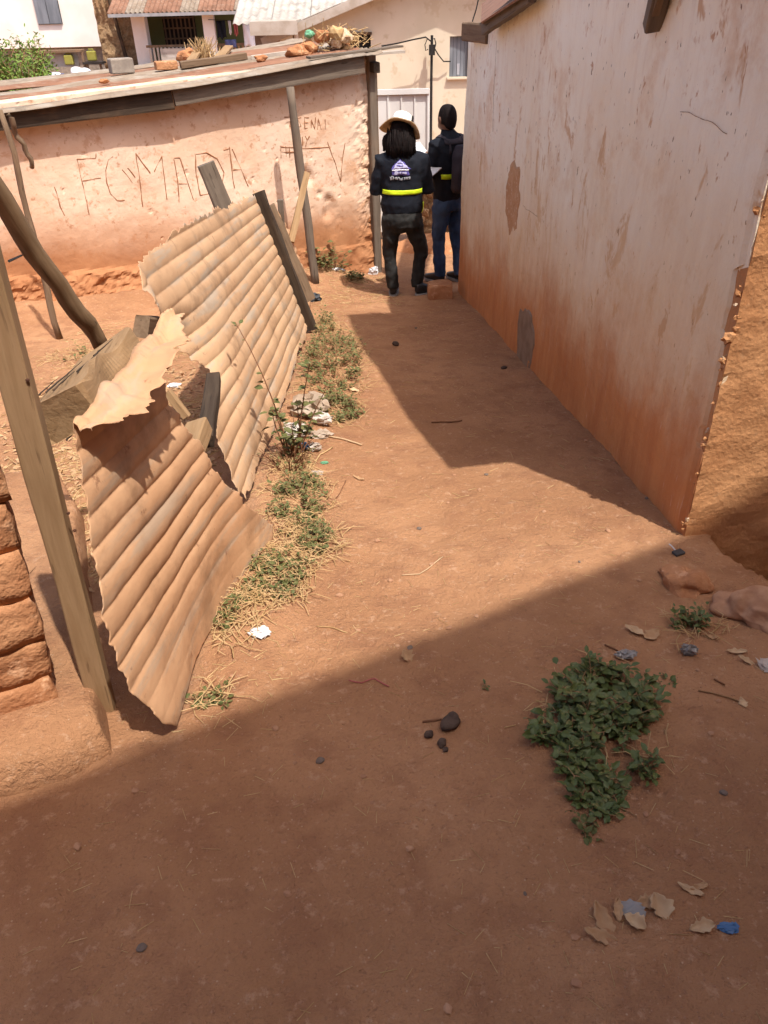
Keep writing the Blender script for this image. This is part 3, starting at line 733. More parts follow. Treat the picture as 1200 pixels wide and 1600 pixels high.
PH = thing('porch_house', 'olive green house with white pillars and railed porch behind the tin roof', 'house', (-7, 38, -1))
def bx(p0, p1, y, d, name, mat, par):
    x0, z0 = p0; x1, z1 = p1
    return MB().box(((x0 + x1) / 2, y, (z0 + z1) / 2), abs(x1 - x0), d, abs(z1 - z0)).build(name, mat, par)
bx((-10.0, -1.5), (-4.2, 2.2), 39.6, .2, 'green_wall', 'green', PH)
bx((-10.2, -1.4), (-4.0, -.62), 38.1, 3, 'porch_base', 'cement', PH)
bx((-9.75, -.65), (-9.2, 1.25), 37.4, .5, 'pillar', 'white', PH)
bx((-6.75, -.65), (-6.3, 1.25), 36.7, .3, 'pillar', 'white', PH)
bx((-4.4, -.65), (-4.15, 1.25), 36.7, .25, 'pillar', 'white', PH)
dr = bx((-9.0, -.6), (-7.6, 1.15), 39.45, .06, 'lattice_door', 'dark', PH)
for i in range(8): bx((-8.95 + i * .18, -.55), (-8.89 + i * .18, 1.1), 39.39, .05, 'lattice_bar', 'wood_brown', dr)
for j in range(5): bx((-9.0, -.5 + j * .38), (-7.6, -.44 + j * .38), 39.34, .04, 'lattice_bar', 'wood_brown', dr)
RL_ = bx((-9.2, .08), (-4.4, .17), 36.75, .08, 'top_rail', 'wood_brown', PH)
bx((-9.2, -.62), (-4.4, -.50), 36.75, .1, 'bottom_rail', 'wood_tan', PH)
for i in range(30): bx((-9.1 + i * .158, -.5), (-9.02 + i * .158, .08), 36.72, .05, 'baluster', 'wood_tan' if i > 15 else 'fascia_white', RL_)
bx((-8.6, -.75), (-7.0, .05), 36.5, .03, 'tin_screen', 'roof_white', PH)
bx((-10.3, 1.16), (-4.0, 1.27), 36.0, .12, 'gutter', 'gutter', PH)
for i in range(9):
    x = -10.35 + i * .71
    def fn(u, v, x=x, i=i): return Vector((x + u * .74, 36.0 + v * 4, 1.28 + v * 1.6 + .03 * math.sin(u * 8 * math.pi) + .01 * (i % 2)))
    solidify(MB().grid(24, 3, fn).build('roof_sheet', 'roof_rust' if i % 3 != 1 else 'roof_pale', PH, True), .01)
# laundry
def cloth(name, label, mat, x0, x1, z0, z1, y):
    def fn(u, v): return Vector((x0 + (x1 - x0) * (u + .06 * (1 - v) * math.sin(7 * u)), y + .06 * math.sin(u * 11 + v * 3), z0 + (z1 - z0) * v + .05 * (1 - v) * math.sin(u * 9)))
    o = solidify(MB().grid(10, 8, fn).build(name, mat, None, True), .012); tag(o, label, 'laundry', 'laundry hung on the far porch'); return o
cloth('hanging_shirt', 'white shirt hanging at the right of the far porch line', 'cloth_white', -5.15, -4.45, .02, .86, 36.45)
cloth('hanging_garment', 'dark navy garment hanging left on the far porch line', 'navy', -6.2, -5.85, .35, .95, 36.5)
cloth('hanging_garment', 'short dark blue garment hanging low on the far porch', 'cloth_blue', -5.95, -5.5, -.02, .30, 36.55)
cloth('hanging_towel', 'narrow white towel hanging in the far porch', 'cloth_white', -5.72, -5.62, .5, .95, 36.5)
cloth('hanging_towel', 'narrow pale red towel hanging in the far porch', 'plastic_pink', -5.52, -5.36, .45, .95, 36.5)
o = MB().tube([(-6.5, 36.5, 1.0), (-5.4, 36.5, .93), (-4.3, 36.5, 1.0)], .012, 5).build('clothes_line', 'blackwire'); tag(o, 'thin line strung across the far porch', 'clothes line')

WH = thing('white_house', 'white rendered house with grey shutters at the upper left', 'house', (-14, 40, -1))
bx((-18.5, .05), (-11.45, 4.5), 40.2, .3, 'wall', 'white', WH)
bx((-18.5, -1.4), (-11.45, .05), 40.5, .3, 'basement_wall', 'concrete', WH)
wd = bx((-14.55, .92), (-13.5, 2.6), 40.04, .06, 'window', 'dark', WH)
bx((-14.53, .94), (-14.04, 2.58), 39.98, .06, 'shutter', 'shutter', wd)
bx((-14.01, .94), (-13.52, 2.58), 39.98, .06, 'shutter', 'shutter', wd)
CM = thing('crumbling_mud_wall', 'crumbling brown mud pier with a post between white house and porch', 'wall', (-10.6, 38.5, -1))
def cm_fn(u, v):
    z = -1.3 + v * 3.4; x = -11.5 + u * 1.75
    return Vector((x, 38.3 - .12 * fnoise((x, z, 3), 1.7, 5), z))
MB().slab(40, 60, cm_fn, (0, .5, 0)).build('mud_pier', 'rubble', CM)
pole('post', 'wood_dark', V(-10.35, 38.0, -1.1), V(-10.75, 38.0, 2.2), .08, .07, CM)
for i in range(5): bx((-11.3 + i * .22, 1.5), (-11.2 + i * .22, 2.0), 38.1, .06, 'baluster', 'wood_tan', CM)
# clutter below the white house
TB = thing('clutter_shelf', 'low plank shelf with sheeting under the white house', 'shelf', (-13, 37.5, -1))
bx((-14.0, -.02), (-12.0, .06), 37.4, .6, 'shelf_board', 'wood_brown', TB)
bx((-14.0, -.55), (-12.3, -.05), 37.5, .06, 'sheet_front', 'roof_white', TB)
bx((-12.05, -1.2), (-11.95, -.02), 37.2, .1, 'leg', 'wood_brown', TB); bx((-13.95, -1.2), (-13.85, -.02), 37.2, .1, 'leg', 'wood_brown', TB)
def can(x, y, z, label):
    C_ = thing('jerrycan', label, 'jerrycan', (x, y, z))
    bevel(MB().box((x, y, z + .19), .36, .24, .36).build('body', 'yellow_can', C_), .05, 3)
    MB().tube([(x - .08, y, z + .36), (x - .08, y, z + .42), (x + .1, y, z + .42), (x + .1, y, z + .36)], .03, 6).build('handle', 'yellow_can', C_)
    MB().tube([(x - .13, y, z + .36), (x - .13, y, z + .41)], .035, 8).build('cap', 'plastic_black', C_)
can(-12.62, 37.25, -.48, 'yellow jerrycan in front of the pale sheeting')
can(-11.65, 37.25, -.36, 'yellow jerrycan on the dark stand by the mud pier')
ST = thing('dark_stand', 'dark stand with a basin beneath the right jerrycan', 'stand', (-11.6, 37.3, -1))
bx((-12.0, -.46), (-11.2, -.38), 37.25, .6, 'top', 'dark', ST); bx((-11.9, -1.3), (-11.82, -.42), 37.1, .08, 'leg', 'wood_brown', ST); bx((-11.35, -1.3), (-11.27, -.42), 37.1, .08, 'leg', 'wood_brown', ST)
for i, (x, z, r, mt, lb) in enumerate(((-12.15, -.75, .28, 'cloth_white', 'white cloth heap beside the dark stand'), (-11.95, -.95, .35, 'cloth_blue', 'blue cloth heap at the foot of the dark stand'), (-12.9, -1.0, .3, 'cloth_blue', 'blue cloth heap left under the shelf'), (-13.3, -.9, .25, 'cloth_white', 'pale cloth heap at the left under the shelf'))):
    o = MB().lump((x, 37.0, z), r * 1.3, r * .7, r * .7, i + 3, .6, 3).build('cloth_heap', mt, None, True); tag(o, lb, 'cloth')
o = MB().slab(20, 6, lambda u, v: Vector((-20 + u * 16, 35.6 - .5 * (1 - v), -2 + v * 1.0 + .1 * fnoise((u * 9, v, 0), 1, 3))), (0, 1, 0)).build('earth_terrace', 'mud'); tag(o, 'brown earth terrace below the far houses', 'terrace')

# ---------------------------------------------------------------- corrugated fence along the path
def lerp_tab(tab, x):
    if x <= tab[0][0]: return tab[0][1]
    for (a, va), (b, vb) in zip(tab, tab[1:]):
        if x <= b: return va + (vb - va) * (x - a) / (b - a)
    return tab[-1][1]
def sheet_frame(b0, b1, lean):
    d = (Vector(b1) - Vector(b0)).normalized(); up = Vector((-math.sin(R(lean)), 0, math.cos(R(lean))))
    n = up.cross(d).normalized(); up = d.cross(n).normalized()
    M = Matrix((d, n, up)).transposed().to_4x4(); M.translation = b0
    return M
def corrugated(name, mat, frame, H, uL, uR, hi, lo, pitch, amp, disp, nu, nv, parent=None, flap=None, phase=0.0, flat=None):
    mb = MB()
    def fn(a, b):
        vv = b * H; u = uL(vv) + (uR(vv) - uL(vv)) * a
        v = lo(u) + (hi(u) - lo(u)) * b
        am = amp * (.8 + .5 * mnoise.noise(Vector((u * 1.3, v * 2, 4)))) * (flat(v) if flat else 1)
        tt_ = abs(math.sin((v / pitch + phase) * math.pi)); y = -am * 2.1 * (tt_ ** .58 - .5)
        p = Vector((u, y, v))
        return p + disp(u, v)
    mb.grid(nu, nv, fn)
    if flap:
        k = len(mb.v) - (nu + 1); row = list(range(k, len(mb.v))); nf = 8
        prev = row
        for j in range(1, nf + 1):
            cur = []
            for i, idx in enumerate(row):
                base = Vector(mb.v[idx]); a = i / nu; wd_ = flap(a)
                tt = j / nf; ang = min(1, tt * 3.2) * R(88 + 12 * math.sin(a * 9))
                L = wd_ * tt
                off = Vector((0, -L * math.sin(ang) - .004 * math.sin(tt * 9), .018 * math.sin(min(1, tt * 3) * math.pi) + L * math.cos(ang)))
                off += Vector((.012 * mnoise.noise(Vector((a * 11, tt * 3, 1))), .014 * mnoise.noise(Vector((a * 8, tt * 2, 5))), .016 * mnoise.noise(Vector((a * 6, tt * 2, 9)))))
                cur.append(len(mb.v)); mb.v.append(tuple(base + off))
            for i in range(nu): mb.f.append((prev[i], prev[i + 1], cur[i + 1], cur[i]))
            prev = cur
    o = mb.build(name, mat, parent, True, frame); solidify(o, .0016)
    return o
jag = lambda x, f, a, s: a * (fnoise((x, s, 0), f, 4) + .55 * fnoise((x, s, 3), f * 4.5, 3))
# near sheet
F1 = sheet_frame(V(-.672, 1.50, -.15), V(-.515, 2.62, -.265), 4)
hi1 = lambda u: lerp_tab([(-.1, .91), (0, .93), (.3, .97), (.68, 1.04)], u) + jag(u, 6, .012, 2)
lo1 = lambda u: .0 + jag(u, 5, .012, 4) + (.05 * sstep(-.02, -.12, u))
def disp1(u, v):
    y = .013 * fnoise((u, v, 1), 1.6, 3) + .0015 * fnoise((u, v, 6), 14, 3)
    y += -.06 * sstep(.35, 0, v) * sstep(.4, -.1, u)              # foot kicked out towards the path
    y += .05 * sstep(.75, 1.15, u) * sstep(.5, 0, v) * -1
    k = sstep(.28, .05, v) * sstep(.1, .5, u)
    return Vector((0, y, 0))
def amp1(v): return 1
SH1 = corrugated('corrugated_sheet', 'iron_red', F1, 1.0,
    lambda v: lerp_tab([(0, .02), (.1, -.05), (.24, -.11), (.5, -.10), (.75, -.05), (.95, 0)], v) + jag(v, 9, .014, 1),
    lambda v: lerp_tab([(0, 1.12), (.05, 1.14), (.2, 1.0), (.36, .87), (.48, .78), (.58, .70), (.68, .62), (.78, .55), (.88, .53), (.94, .58), (1.0, .68)], v) + jag(v, 8, .03, 9),
    hi1, lo1, .080, .0058, disp1, 110, 230, None, lambda a: .045 + .03 * fnoise((a, 0, 7), 18, 5) + .115 * math.sin(min(1, a * 1.08) * math.pi) ** .7 * (.8 + .35 * mnoise.noise(Vector((a * 9, 2, 2)))), flat=lambda v: .15 + .85 * sstep(.10, .34, v))
tag(SH1, 'near corrugated iron sheet with torn flap folded over its top', 'metal sheet')
# far sheet
F2 = sheet_frame(V(-.605, 2.84, -.285), V(-.566, 6.25, -.68), 19)
def disp2(u, v):
    y = .016 * fnoise((u, v, 3), 1.0, 3) + .0015 * fnoise((u, v, 8), 12, 3) + .10 * sstep(2.6, 3.6, u) * sstep(.9, .1, v) * 0
    y += -.06 * sstep(.22, -.02, u) * sstep(.8, .98, v) + .05 * sstep(.12, 0, u) * sstep(.95, 1.1, v)
    y += .10 * sstep(.75, .25, u) * sstep(.42, .6, v) * sstep(.9, .7, v)
    return Vector((0, y, -.03 * sstep(.3, 0, u) * sstep(.9, 1.1, v)))
SH2 = corrugated('corrugated_sheet', 'iron_dust', F2, 1.10,
    lambda v: lerp_tab([(0, .04), (.1, .0), (.32, .09), (.40, .26), (.51, .50), (.60, .47), (.70, .36), (.80, .20), (.88, .05), (.96, -.02), (1.03, .05), (1.10, .12)], v) + jag(v, 9, .042, 3),
    lambda v: lerp_tab([(0, 3.41), (.6, 3.38), (1.1, 3.58)], v) + jag(v, 6, .02, 5),
    lambda u: 1.11 + .035 * sstep(.2, 1.0, u) * sstep(2.6, 1.4, u) + jag(u, 4, .030, 6), lambda u: .0 + jag(u, 3, .03, 8) + .03,
    .080, .0060, disp2, 300, 260)
tag(SH2, 'long dusty corrugated iron sheet leaning over the yard', 'metal sheet')
F3 = sheet_frame(V(-.62, 6.55, -.70), V(-.66, 7.55, -.84), 14)
SH3 = corrugated('corrugated_sheet', 'iron_red', F3, .80, lambda v: 0 + jag(v, 6, .03, 1), lambda v: 1.0 - .35 * v + jag(v, 6, .03, 2), lambda u: .86 - .3 * sstep(.3, 1, u) + jag(u, 5, .04, 3), lambda u: 0.0, .086, .012,
    lambda u, v: Vector((0, .03 * fnoise((u, v, 9), 2, 3), 0)), 50, 70)
tag(SH3, 'short corrugated piece beyond the dark fence plank', 'metal sheet')
# timbers of the fence
post = timber('fence_post', 'wood_tan', V(-0.882,1.630,-0.392), V(-0.794,1.600,1.360), .066, .045, (1, .1, 0), None, .004)
tag(post, 'sawn tan timber post at the near end of the fence', 'post')
for p in (V(-0.782,1.588,0.912), V(-0.782,1.590,0.555), V(-0.780,1.592,0.501)):
    MB().lump(p, .005, .004, .005, 3, .2, 1).build('nail', 'nail', post)
STB = loose('fence_bar', 'thick cracked timber stub wedged between the near post and sheet', 'timber', 'wood_tan', V(-0.806,1.740,0.748), V(-0.830,2.320,0.669), .165, .12, (1, -.2, .5), wob=.034, nseg=26)
FS = axframe(V(-0.806,1.740,0.748), V(-0.830,2.320,0.669), (1, -.2, .5))
for i, (cx, z0_, L_, sd_) in enumerate(((-.045, -.004, .22, -1), (-.005, .03, .30, -1), (.03, -.004, .17, -1), (.055, .12, .22, -1), (-.02, -.004, .12, 1), (.045, .3, .2, -1))):
    pts = [Vector((cx + .012 * mnoise.noise(Vector((i, q * .5, 0))), sd_ * (.0605 + .004 * mnoise.noise(Vector((q, i, 3)))), z0_ + L_ * q / 10)) for q in range(11)]
    MB().tube(pts, [.0022 * (1 - q / 11) + .0006 for q in range(11)], 5).build('crack', 'wood_dark', STB, False, FS)
o = timber('fence_bar', 'wood_brown', V(-0.777,1.800,0.708), V(-0.858,2.200,0.627), .05, .08, (1, 0, .4), None, .012); tag(o, 'thin split timber beside the thick cracked stub', 'timber')
o = pole('leaning_log', 'wood_pole', V(-0.986,2.620,0.570), V(-1.080,2.250,1.264), .029, .033, None, .03); tag(o, 'round log leaning up to the left edge', 'log')
pole('log_foot', 'wood_pole', V(-0.986,2.620,0.570), on((V(-0.986,2.620,0.570).x + .14, 2.75)) , .029, .029, o, .01)
o = MB().tube([V(-0.762,1.620,1.163), V(-1.085,2.400,0.969)], .003, 5).build('tie_wire', 'blackwire'); tag(o, 'short black wire between near post and leaning log', 'wire')
loose('timber_block', 'short sawn block jutting from the gap between the sheets', 'timber', 'wood_tan', V(-0.694,2.620,0.253), V(-0.684,2.360,0.267), .085, .06, (1, 0, .3), wob=.008)
loose('timber_block', 'square timber end poking out under the far sheet', 'timber', 'wood_brown', V(-0.919,2.880,0.562), V(-0.924,3.250,0.420), .085, .06, (.2, 0, 1), wob=.006)
loose('timber_stick', 'thin stick lying in the gap between the sheets', 'stick', 'wood_tan', V(-0.828,2.750,0.345), V(-0.763,2.720,0.248), .03, .03, (1, 0, 0))
loose('fence_bar', 'dark bar put in for the shaded void beneath the far sheet', 'timber', 'wood_dark', V(-0.689,2.660,0.170), V(-0.743,3.200,0.202), .06, .05, (1, 0, 0))  # dark bar added where only the shaded void between the sheets lies
loose('fence_plank', 'plank coloured dark for shade, fixed down the far edge of the long sheet', 'plank', 'wood_dark', V(-0.887,6.200,0.392), V(-0.547,6.050,-0.650), .085, .04, (1, -.3, .2), wob=.012)  # shade on the plank's unlit face is put into its dark colour
loose('fence_plank', 'brown plank beside the dark plank at the far fence end', 'plank', 'wood_brown', V(-0.881,6.620,0.201), V(-0.601,6.620,-0.594), .11, .035, (1, .6, .2), wob=.014)
loose('fence_stick', 'pale sawn stick leaning across the far fence end', 'stick', 'wood_tan', V(-0.590,7.200,0.344), V(-0.738,6.800,-0.135), .055, .03, (1, .3, 0))
loose('fence_picket', 'short grey picket top behind the far fence planks', 'picket', 'wood_grey', V(-0.810,6.900,0.190), V(-0.821,6.900,-0.392), .05, .04, (1, 0, 0))
o = pole('wall_pole', 'wood_grey', on((V(-0.654,8.050,-0.758).x, 8.05), -.05), V(-0.762,8.050,0.931), .045, .038, None, .012); tag(o, 'tall grey pole leaning against the mud house eave', 'pole')
a_ = V(-0.999,5.350,0.444); b_ = V(-1.086,5.350,0.736)
loose('yard_post', 'weathered grey post standing up behind the long sheet', 'post', 'wood_grey', a_ + (a_ - b_) * 2.1, b_, .115, .075, (1, .3, 0), wob=.008)
o = pole('hooked_branch', 'wood_brown', V(-2.791,6.600,0.921), V(-2.742,6.700,0.523), .022, .018, None, .05); tag(o, 'bent branch hanging by the left end of the mud wall', 'branch')
o = pole('yard_pole', 'wood_brown', on((V(-2.680,6.200,0.084).x, 6.2)), V(-2.703,6.300,0.978), .028, .02, None, .04); tag(o, 'thin pole propped at the left end of the mud wall', 'pole')

# ---------------------------------------------------------------- brick stub on its mud footing, lower left
wdv = Vector((-.50, .866, 0)).normalized(); lv = Vector((-.866, -.50, 0)).normalized()
foot = [(-.80, 1.45), (-.87, 1.62), (-1.06, 2.05), (-1.35, 2.85), (-1.62, 3.3), (-2.3, 3.0), (-1.9, 1.6), (-1.5, 1.15), (-1.12, 1.27), (-.90, 1.37)]
def footring(ins, z, k):
    c_ = Vector((-1.35, 2.0, 0)); out = []
    for i in range(len(foot)):
        a = Vector((*foot[i], 0)); b = Vector((*foot[(i + 1) % len(foot)], 0))
        for q in range(10):
            p = a.lerp(b, q / 10); dirn = (c_ - p); L = dirn.length; p = p + dirn * (ins / L)
            w_ = mnoise.noise(Vector((p.x * 5, p.y * 5, k))) * .018
            out.append(p + dirn * (w_ / L) + Vector((0, 0, prof(p.y) + z + .012 * mnoise.noise(Vector((p.x * 7, p.y * 7, 3 + k))))))
    return out
rings = [footring(-.03, -.08, 0), footring(-.015, .02, 1), footring(0, .075, 2), footring(.02, .105, 3), footring(.05, .118, 4), footring(.12, .12, 5), footring(.3, .122, 6)]
mb = MB(); n_ = len(rings[0])
for r_ in rings: mb.v += [tuple(p) for p in r_]
for i in range(len(rings) - 1):
    for j in range(n_): mb.f.append((i * n_ + j, i * n_ + (j + 1) % n_, i * n_ + n_ + (j + 1) % n_, i * n_ + n_ + j))
mb.f.append(tuple((len(rings) - 1) * n_ + j for j in range(n_)))
o = mb.build('mud_footing', 'earth', None, True); tag(o, 'smooth mud footing beneath the brick stub', 'footing')
BW = thing('brick_stub', 'stub of rounded mud bricks at the lower left edge', 'brick wall', (-1.1, 1.6, -.1))
C0 = V(-0.951,1.555,-0.116); br = random.Random(3)
z0 = C0.z
for k in range(7):
    hh = .14
    for i in range(3):
        for j in range(2):
            Lb = .25; sh = (.10 if k % 2 else 0)
            off = lv * (i * (Lb + .012) - (0 if i == 0 else sh) + .0) + wdv * (j * .20)
            LL = Lb - sh if i == 0 else Lb
            c_ = C0 + off + lv * (LL / 2) + wdv * (.095 + .011 * k) + Vector((.012 * k + br.uniform(-.008, .008), br.uniform(-.008, .008), hh * (k + .5)))
            bm = bmesh.new(); bmesh.ops.create_cube(bm, size=1)
            bmesh.ops.subdivide_edges(bm, edges=bm.edges, cuts=4, use_grid_fill=True)
            for v in bm.verts:
                p = v.co.copy(); s_ = 1 - .16 * max(0, (abs(p.x) * 2) ** 6 * (abs(p.z) * 2) ** 6)
                rr_ = Vector((abs(p.x) * 2, abs(p.y) * 2, abs(p.z) * 2))
                edge_ = sorted(rr_)[1]
                p = p * (1 - .035 * sstep(.75, 1, edge_))
                q = Vector((p.x * (LL + .002), p.y * .188, p.z * (hh + .003)))
                q += mnoise.noise_vector(Vector((q.x * 14 + k * 5, q.y * 14 + i * 7, q.z * 20 + j * 3))) * .010 + mnoise.noise_vector(Vector((q.x * 45 + k * 5, q.y * 45 + i * 7, q.z * 45 + j))) * .004
                v.co = q
            me_ = bpy.data.meshes.new('brick'); bm.to_mesh(me_); bm.free()
            for p in me_.polygons: p.use_smooth = True
            me_.materials.append(MAT['mudbrick'])
            ob = bpy.data.objects.new('brick', me_); COL.objects.link(ob)
            rot = Matrix((-lv, wdv, Vector((0, 0, 1)))).transposed().to_4x4() @ Matrix.Rotation(br.uniform(-.02, .02), 4, 'Y')
            place(ob, Matrix.Translation(c_) @ rot, BW)
mb = MB(); cc = C0 + lv * .36 + wdv * .23 + Vector((.015, .02, .48)); mb.box((0, 0, 0), .66, .30, .99)
mb.build('mud_mortar', 'mud', BW, frame=Matrix.Translation(cc) @ Matrix((-lv, wdv, Vector((0, 0, 1)))).transposed().to_4x4())

# ---------------------------------------------------------------- plants
def leaf(mb, p, d, nrm, L, W):
    d = d.normalized(); s_ = d.cross(nrm)
    if s_.length < .01: s_ = d.cross(Vector((1, .2, 0)))
    s_.normalize(); n_ = s_.cross(d)
    vs = [p, p + d * L * .32 + s_ * W * .42 + n_ * W * .10, p + d * L * .36, p + d * L * .32 - s_ * W * .42 + n_ * W * .10,
          p + d * L * .68 + s_ * W * .36 + n_ * W * .06, p + d * L * .70 - n_ * W * .04, p + d * L * .68 - s_ * W * .36 + n_ * W * .06, p + d * L - n_ * L * .12]
    mb.add(vs, [(0, 2, 1), (0, 3, 2), (1, 2, 5, 4), (2, 3, 6, 5), (4, 5, 7), (5, 6, 7)])
def weed(name, label, c, rx, ry, h, nst, nl, L, mat='leaf', smat='stem', seed=1, spread=1.0, group=None, dry=0, cat='weed', rot=0.0, gap=-.08):
    g = random.Random(seed); c = Vector(c)
    T = thing(name, label, cat, on(c), group)
    ml = MB(); ms = MB()
    for i in range(nst):
        th = g.uniform(0, 2 * math.pi); r = math.sqrt(g.random())
        bx_ = c.x + math.cos(th) * r * rx * .75 * math.cos(rot) - math.sin(th) * r * ry * .75 * math.sin(rot)
        by_ = c.y + math.cos(th) * r * rx * .75 * math.sin(rot) + math.sin(th) * r * ry * .75 * math.cos(rot)
        if nst > 25 and mnoise.noise(Vector((bx_ * 9, by_ * 9, seed))) < gap: continue
        b = on((bx_, by_), -.01)
        hh = h * g.uniform(.25, 1.0) * (1.1 - .55 * r)
        out = Vector((math.cos(th), math.sin(th), 0)) * g.uniform(.1, .9) * spread * hh; hh *= (1.5 if g.random() < .12 else 1)
        mid = b + out * .35 + Vector((g.gauss(0, .012), g.gauss(0, .012), hh * .6)); tip = b + out + Vector((g.gauss(0, .02), g.gauss(0, .02), hh))
        pts = []
        for q in range(6):
            t_ = q / 5; pts.append(b * (1 - t_) ** 2 + mid * 2 * t_ * (1 - t_) + tip * t_ * t_)
        sr = .0022 + .0012 * h / .3
        ms.tube(pts, [sr * (1 - .12 * q) for q in range(6)], 5)
        for k in range(nl):
            t_ = g.uniform(.25, 1.0); ii = min(int(t_ * 5), 4); p = pts[ii].lerp(pts[ii + 1], t_ * 5 - ii)
            a2 = g.uniform(0, 2 * math.pi); d = Vector((math.cos(a2), math.sin(a2), g.uniform(-.15, .7)))
            nr = Vector((g.gauss(0, .35), g.gauss(0, .35), 1)); ll = L * g.uniform(.35, 1.25)
            if g.random() < .5:
                st_ = p + d.normalized() * ll * .5; ms.tube([p, st_], [.0011, .0008], 3, cap=False); p = st_
            leaf(ml, p, d, nr, ll, ll * g.uniform(.55, .8))
    tag(ml.build('foliage', mat, T, False), kind='stuff')
    tag(ms.build('stems', smat, T, True), kind='stuff')
    if dry:
        md_ = MB()
        for i in range(dry):
            th = g.uniform(0, 6.28); r = math.sqrt(g.random()) * 1.1
            b = on((c.x + math.cos(th) * rx * r, c.y + math.sin(th) * ry * r), .004); a2 = g.uniform(0, 6.28); L_ = g.uniform(.03, .12)
            e = on((b.x + math.cos(a2) * L_, b.y + math.sin(a2) * L_), g.uniform(.003, .03))
            md_.tube([b, b.lerp(e, .5) + Vector((g.gauss(0, .01), g.gauss(0, .01), .012)), e], [.0018, .0016, .001], 4)
        tag(md_.build('dry_stalks', 'straw', T), kind='stuff')
    return T
weed('low_weed', 'dense low green weed right of the long sheet, farthest of the verge', V(-0.332,5.204,-0.598), .24, 1.1, .16, 330, 7, .025, seed=2, dry=420, gap=-.16, smat='stem')
weed('low_weed', 'bright green weed tuft beside the beige plastic bag', V(-0.257,4.252,-0.489), .15, .30, .11, 110, 9, .022, seed=3, dry=120, gap=-.2)
weed('low_weed', 'green creeping weed patch between the sheets and path, midway', V(-0.401,3.000,-0.345), .15, .34, .09, 170, 8, .021, seed=4, dry=260)
weed('low_weed', 'green creeping weed patch reaching furthest into the path', V(-0.326,2.607,-0.300), .14, .20, .07, 120, 8, .020, seed=5, dry=200)
weed('low_weed', 'sparse weed mat with dry stalks by the near sheet', V(-0.417,2.338,-0.269), .14, .20, .06, 130, 8, .020, seed=6, dry=260)
weed('low_weed', 'thin weed mat behind the crumpled white paper', V(-0.524,2.068,-0.238), .09, .17, .05, 90, 7, .020, seed=7, dry=180)
weed('low_weed', 'tiny weed beside the tip of the near sheet', V(-0.548,1.650,-0.190), .065, .05, .05, 26, 7, .018, seed=8, dry=30)
weed('low_weed', 'strip of yellowing weeds under the far end of the sheet', V(-0.456,6.239,-0.717), .08, .35, .16, 60, 8, .024, mat='leaf', smat='straw', seed=22, dry=120)
TW = weed('tall_weed', 'tall reddish stemmed weed growing up in front of the long sheet', V(-0.461,3.486,-0.401), .06, .07, .62, 9, 16, .050, mat='leaf', smat='stem_red', seed=9, spread=.7, dry=60)
weed('dry_weed', 'tangle of dry reddish stems below the tall weed', V(-0.466,3.365,-0.387), .10, .12, .20, 60, 1, .02, smat='stem_red', seed=10, spread=1.6, dry=120, gap=-1)
weed('wall_weed', 'leggy weed growing at the foot of the mud wall by the door', on(MA + MD * 3.05 + MN * .12), .20, .10, .38, 22, 9, .055, smat='stem', seed=11, spread=.5, dry=60)
weed('wall_weed', 'small green weed before the leggy one by the door', on(MA + MD * 3.2 + MN * .45), .09, .07, .14, 16, 8, .045, smat='stem', seed=12, spread=.5, dry=80)
weed('leafy_weed', 'largest leafy green weed on the shaded foreground path', V(0.640,1.590,-0.183), .18, .17, .12, 170, 12, .032, mat='leaf_dark', smat='stem', seed=13, gap=-.16, dry=30)
weed('leafy_weed', 'leafy weed lobe at the left of the shaded foreground', V(0.494,1.412,-0.162), .10, .10, .10, 80, 12, .030, mat='leaf_dark', smat='stem', seed=14, gap=-.16)
weed('leafy_weed', 'sparser woody weed right of the foreground clump', V(0.651,1.336,-0.154), .085, .075, .10, 44, 9, .025, mat='leaf_dark', smat='stem', seed=15, gap=-.16, dry=10)
weed('leafy_weed', 'lower trailing weed at the foot of the foreground clump', V(0.528,1.262,-0.145), .07, .075, .07, 46, 10, .026, mat='leaf_dark', smat='stem', seed=16, gap=-.16)
weed('leafy_weed', 'single bright seedling lowest on the shaded path', V(0.495,1.132,-0.130), .02, .018, .035, 7, 8, .022, mat='leaf', smat='stem', seed=17)
weed('leafy_weed', 'small seedling just right of the largest weed', V(0.858,1.693,-0.195), .02, .018, .03, 6, 7, .020, mat='leaf_dark', smat='stem', seed=18)
weed('rock_weed', 'green weed growing against the pale rock by the trench', V(1.040,1.942,-0.223), .10, .06, .10, 46, 10, .022, mat='leaf_dark', smat='stem', seed=19, dry=30)
weed('seedling', 'tiny seedling on the open shaded path, left of the weeds', V(0.314,1.675,-0.193), .012, .012, .02, 4, 5, .016, mat='leaf_dark', seed=20)
weed('yard_weed', 'thin dry scrub in the yard behind the leaning log', on((-2.05, 5.6)), .5, .3, .14, 40, 4, .03, smat='straw', seed=21, dry=200)
# far bush upper left
BU = thing('bush', 'bright green feathery bush at the upper left edge', 'bush', (-12.3, 31, -1.5))
g = random.Random(4); ml = MB(); ms = MB()
for i in range(70):
    b = V(-12.2 + g.gauss(0, .7), 31 + g.gauss(0, .5), -1.6); tip = V(-12.3 + g.gauss(0, 1.0), 30.8 + g.gauss(0, .8), g.uniform(-.8, .95) - .0)
    if tip.x > -11.6: tip.z -= (tip.x + 11.6) * 1.3
    ms.tube([b, b.lerp(tip, .5) + Vector((g.gauss(0, .1), 0, .15)), tip], [.03, .02, .006], 5)
    for k in range(95):
        t_ = g.uniform(.2, 1); p = b.lerp(tip, t_) + Vector((g.gauss(0, .17), g.gauss(0, .17), g.gauss(0, .12)))
        leaf(ml, p, Vector((g.gauss(0, 1), g.gauss(0, 1), g.gauss(.3, .6))), Vector((g.gauss(0, .5), g.gauss(0, .5), 1)), g.uniform(.12, .24), .06)
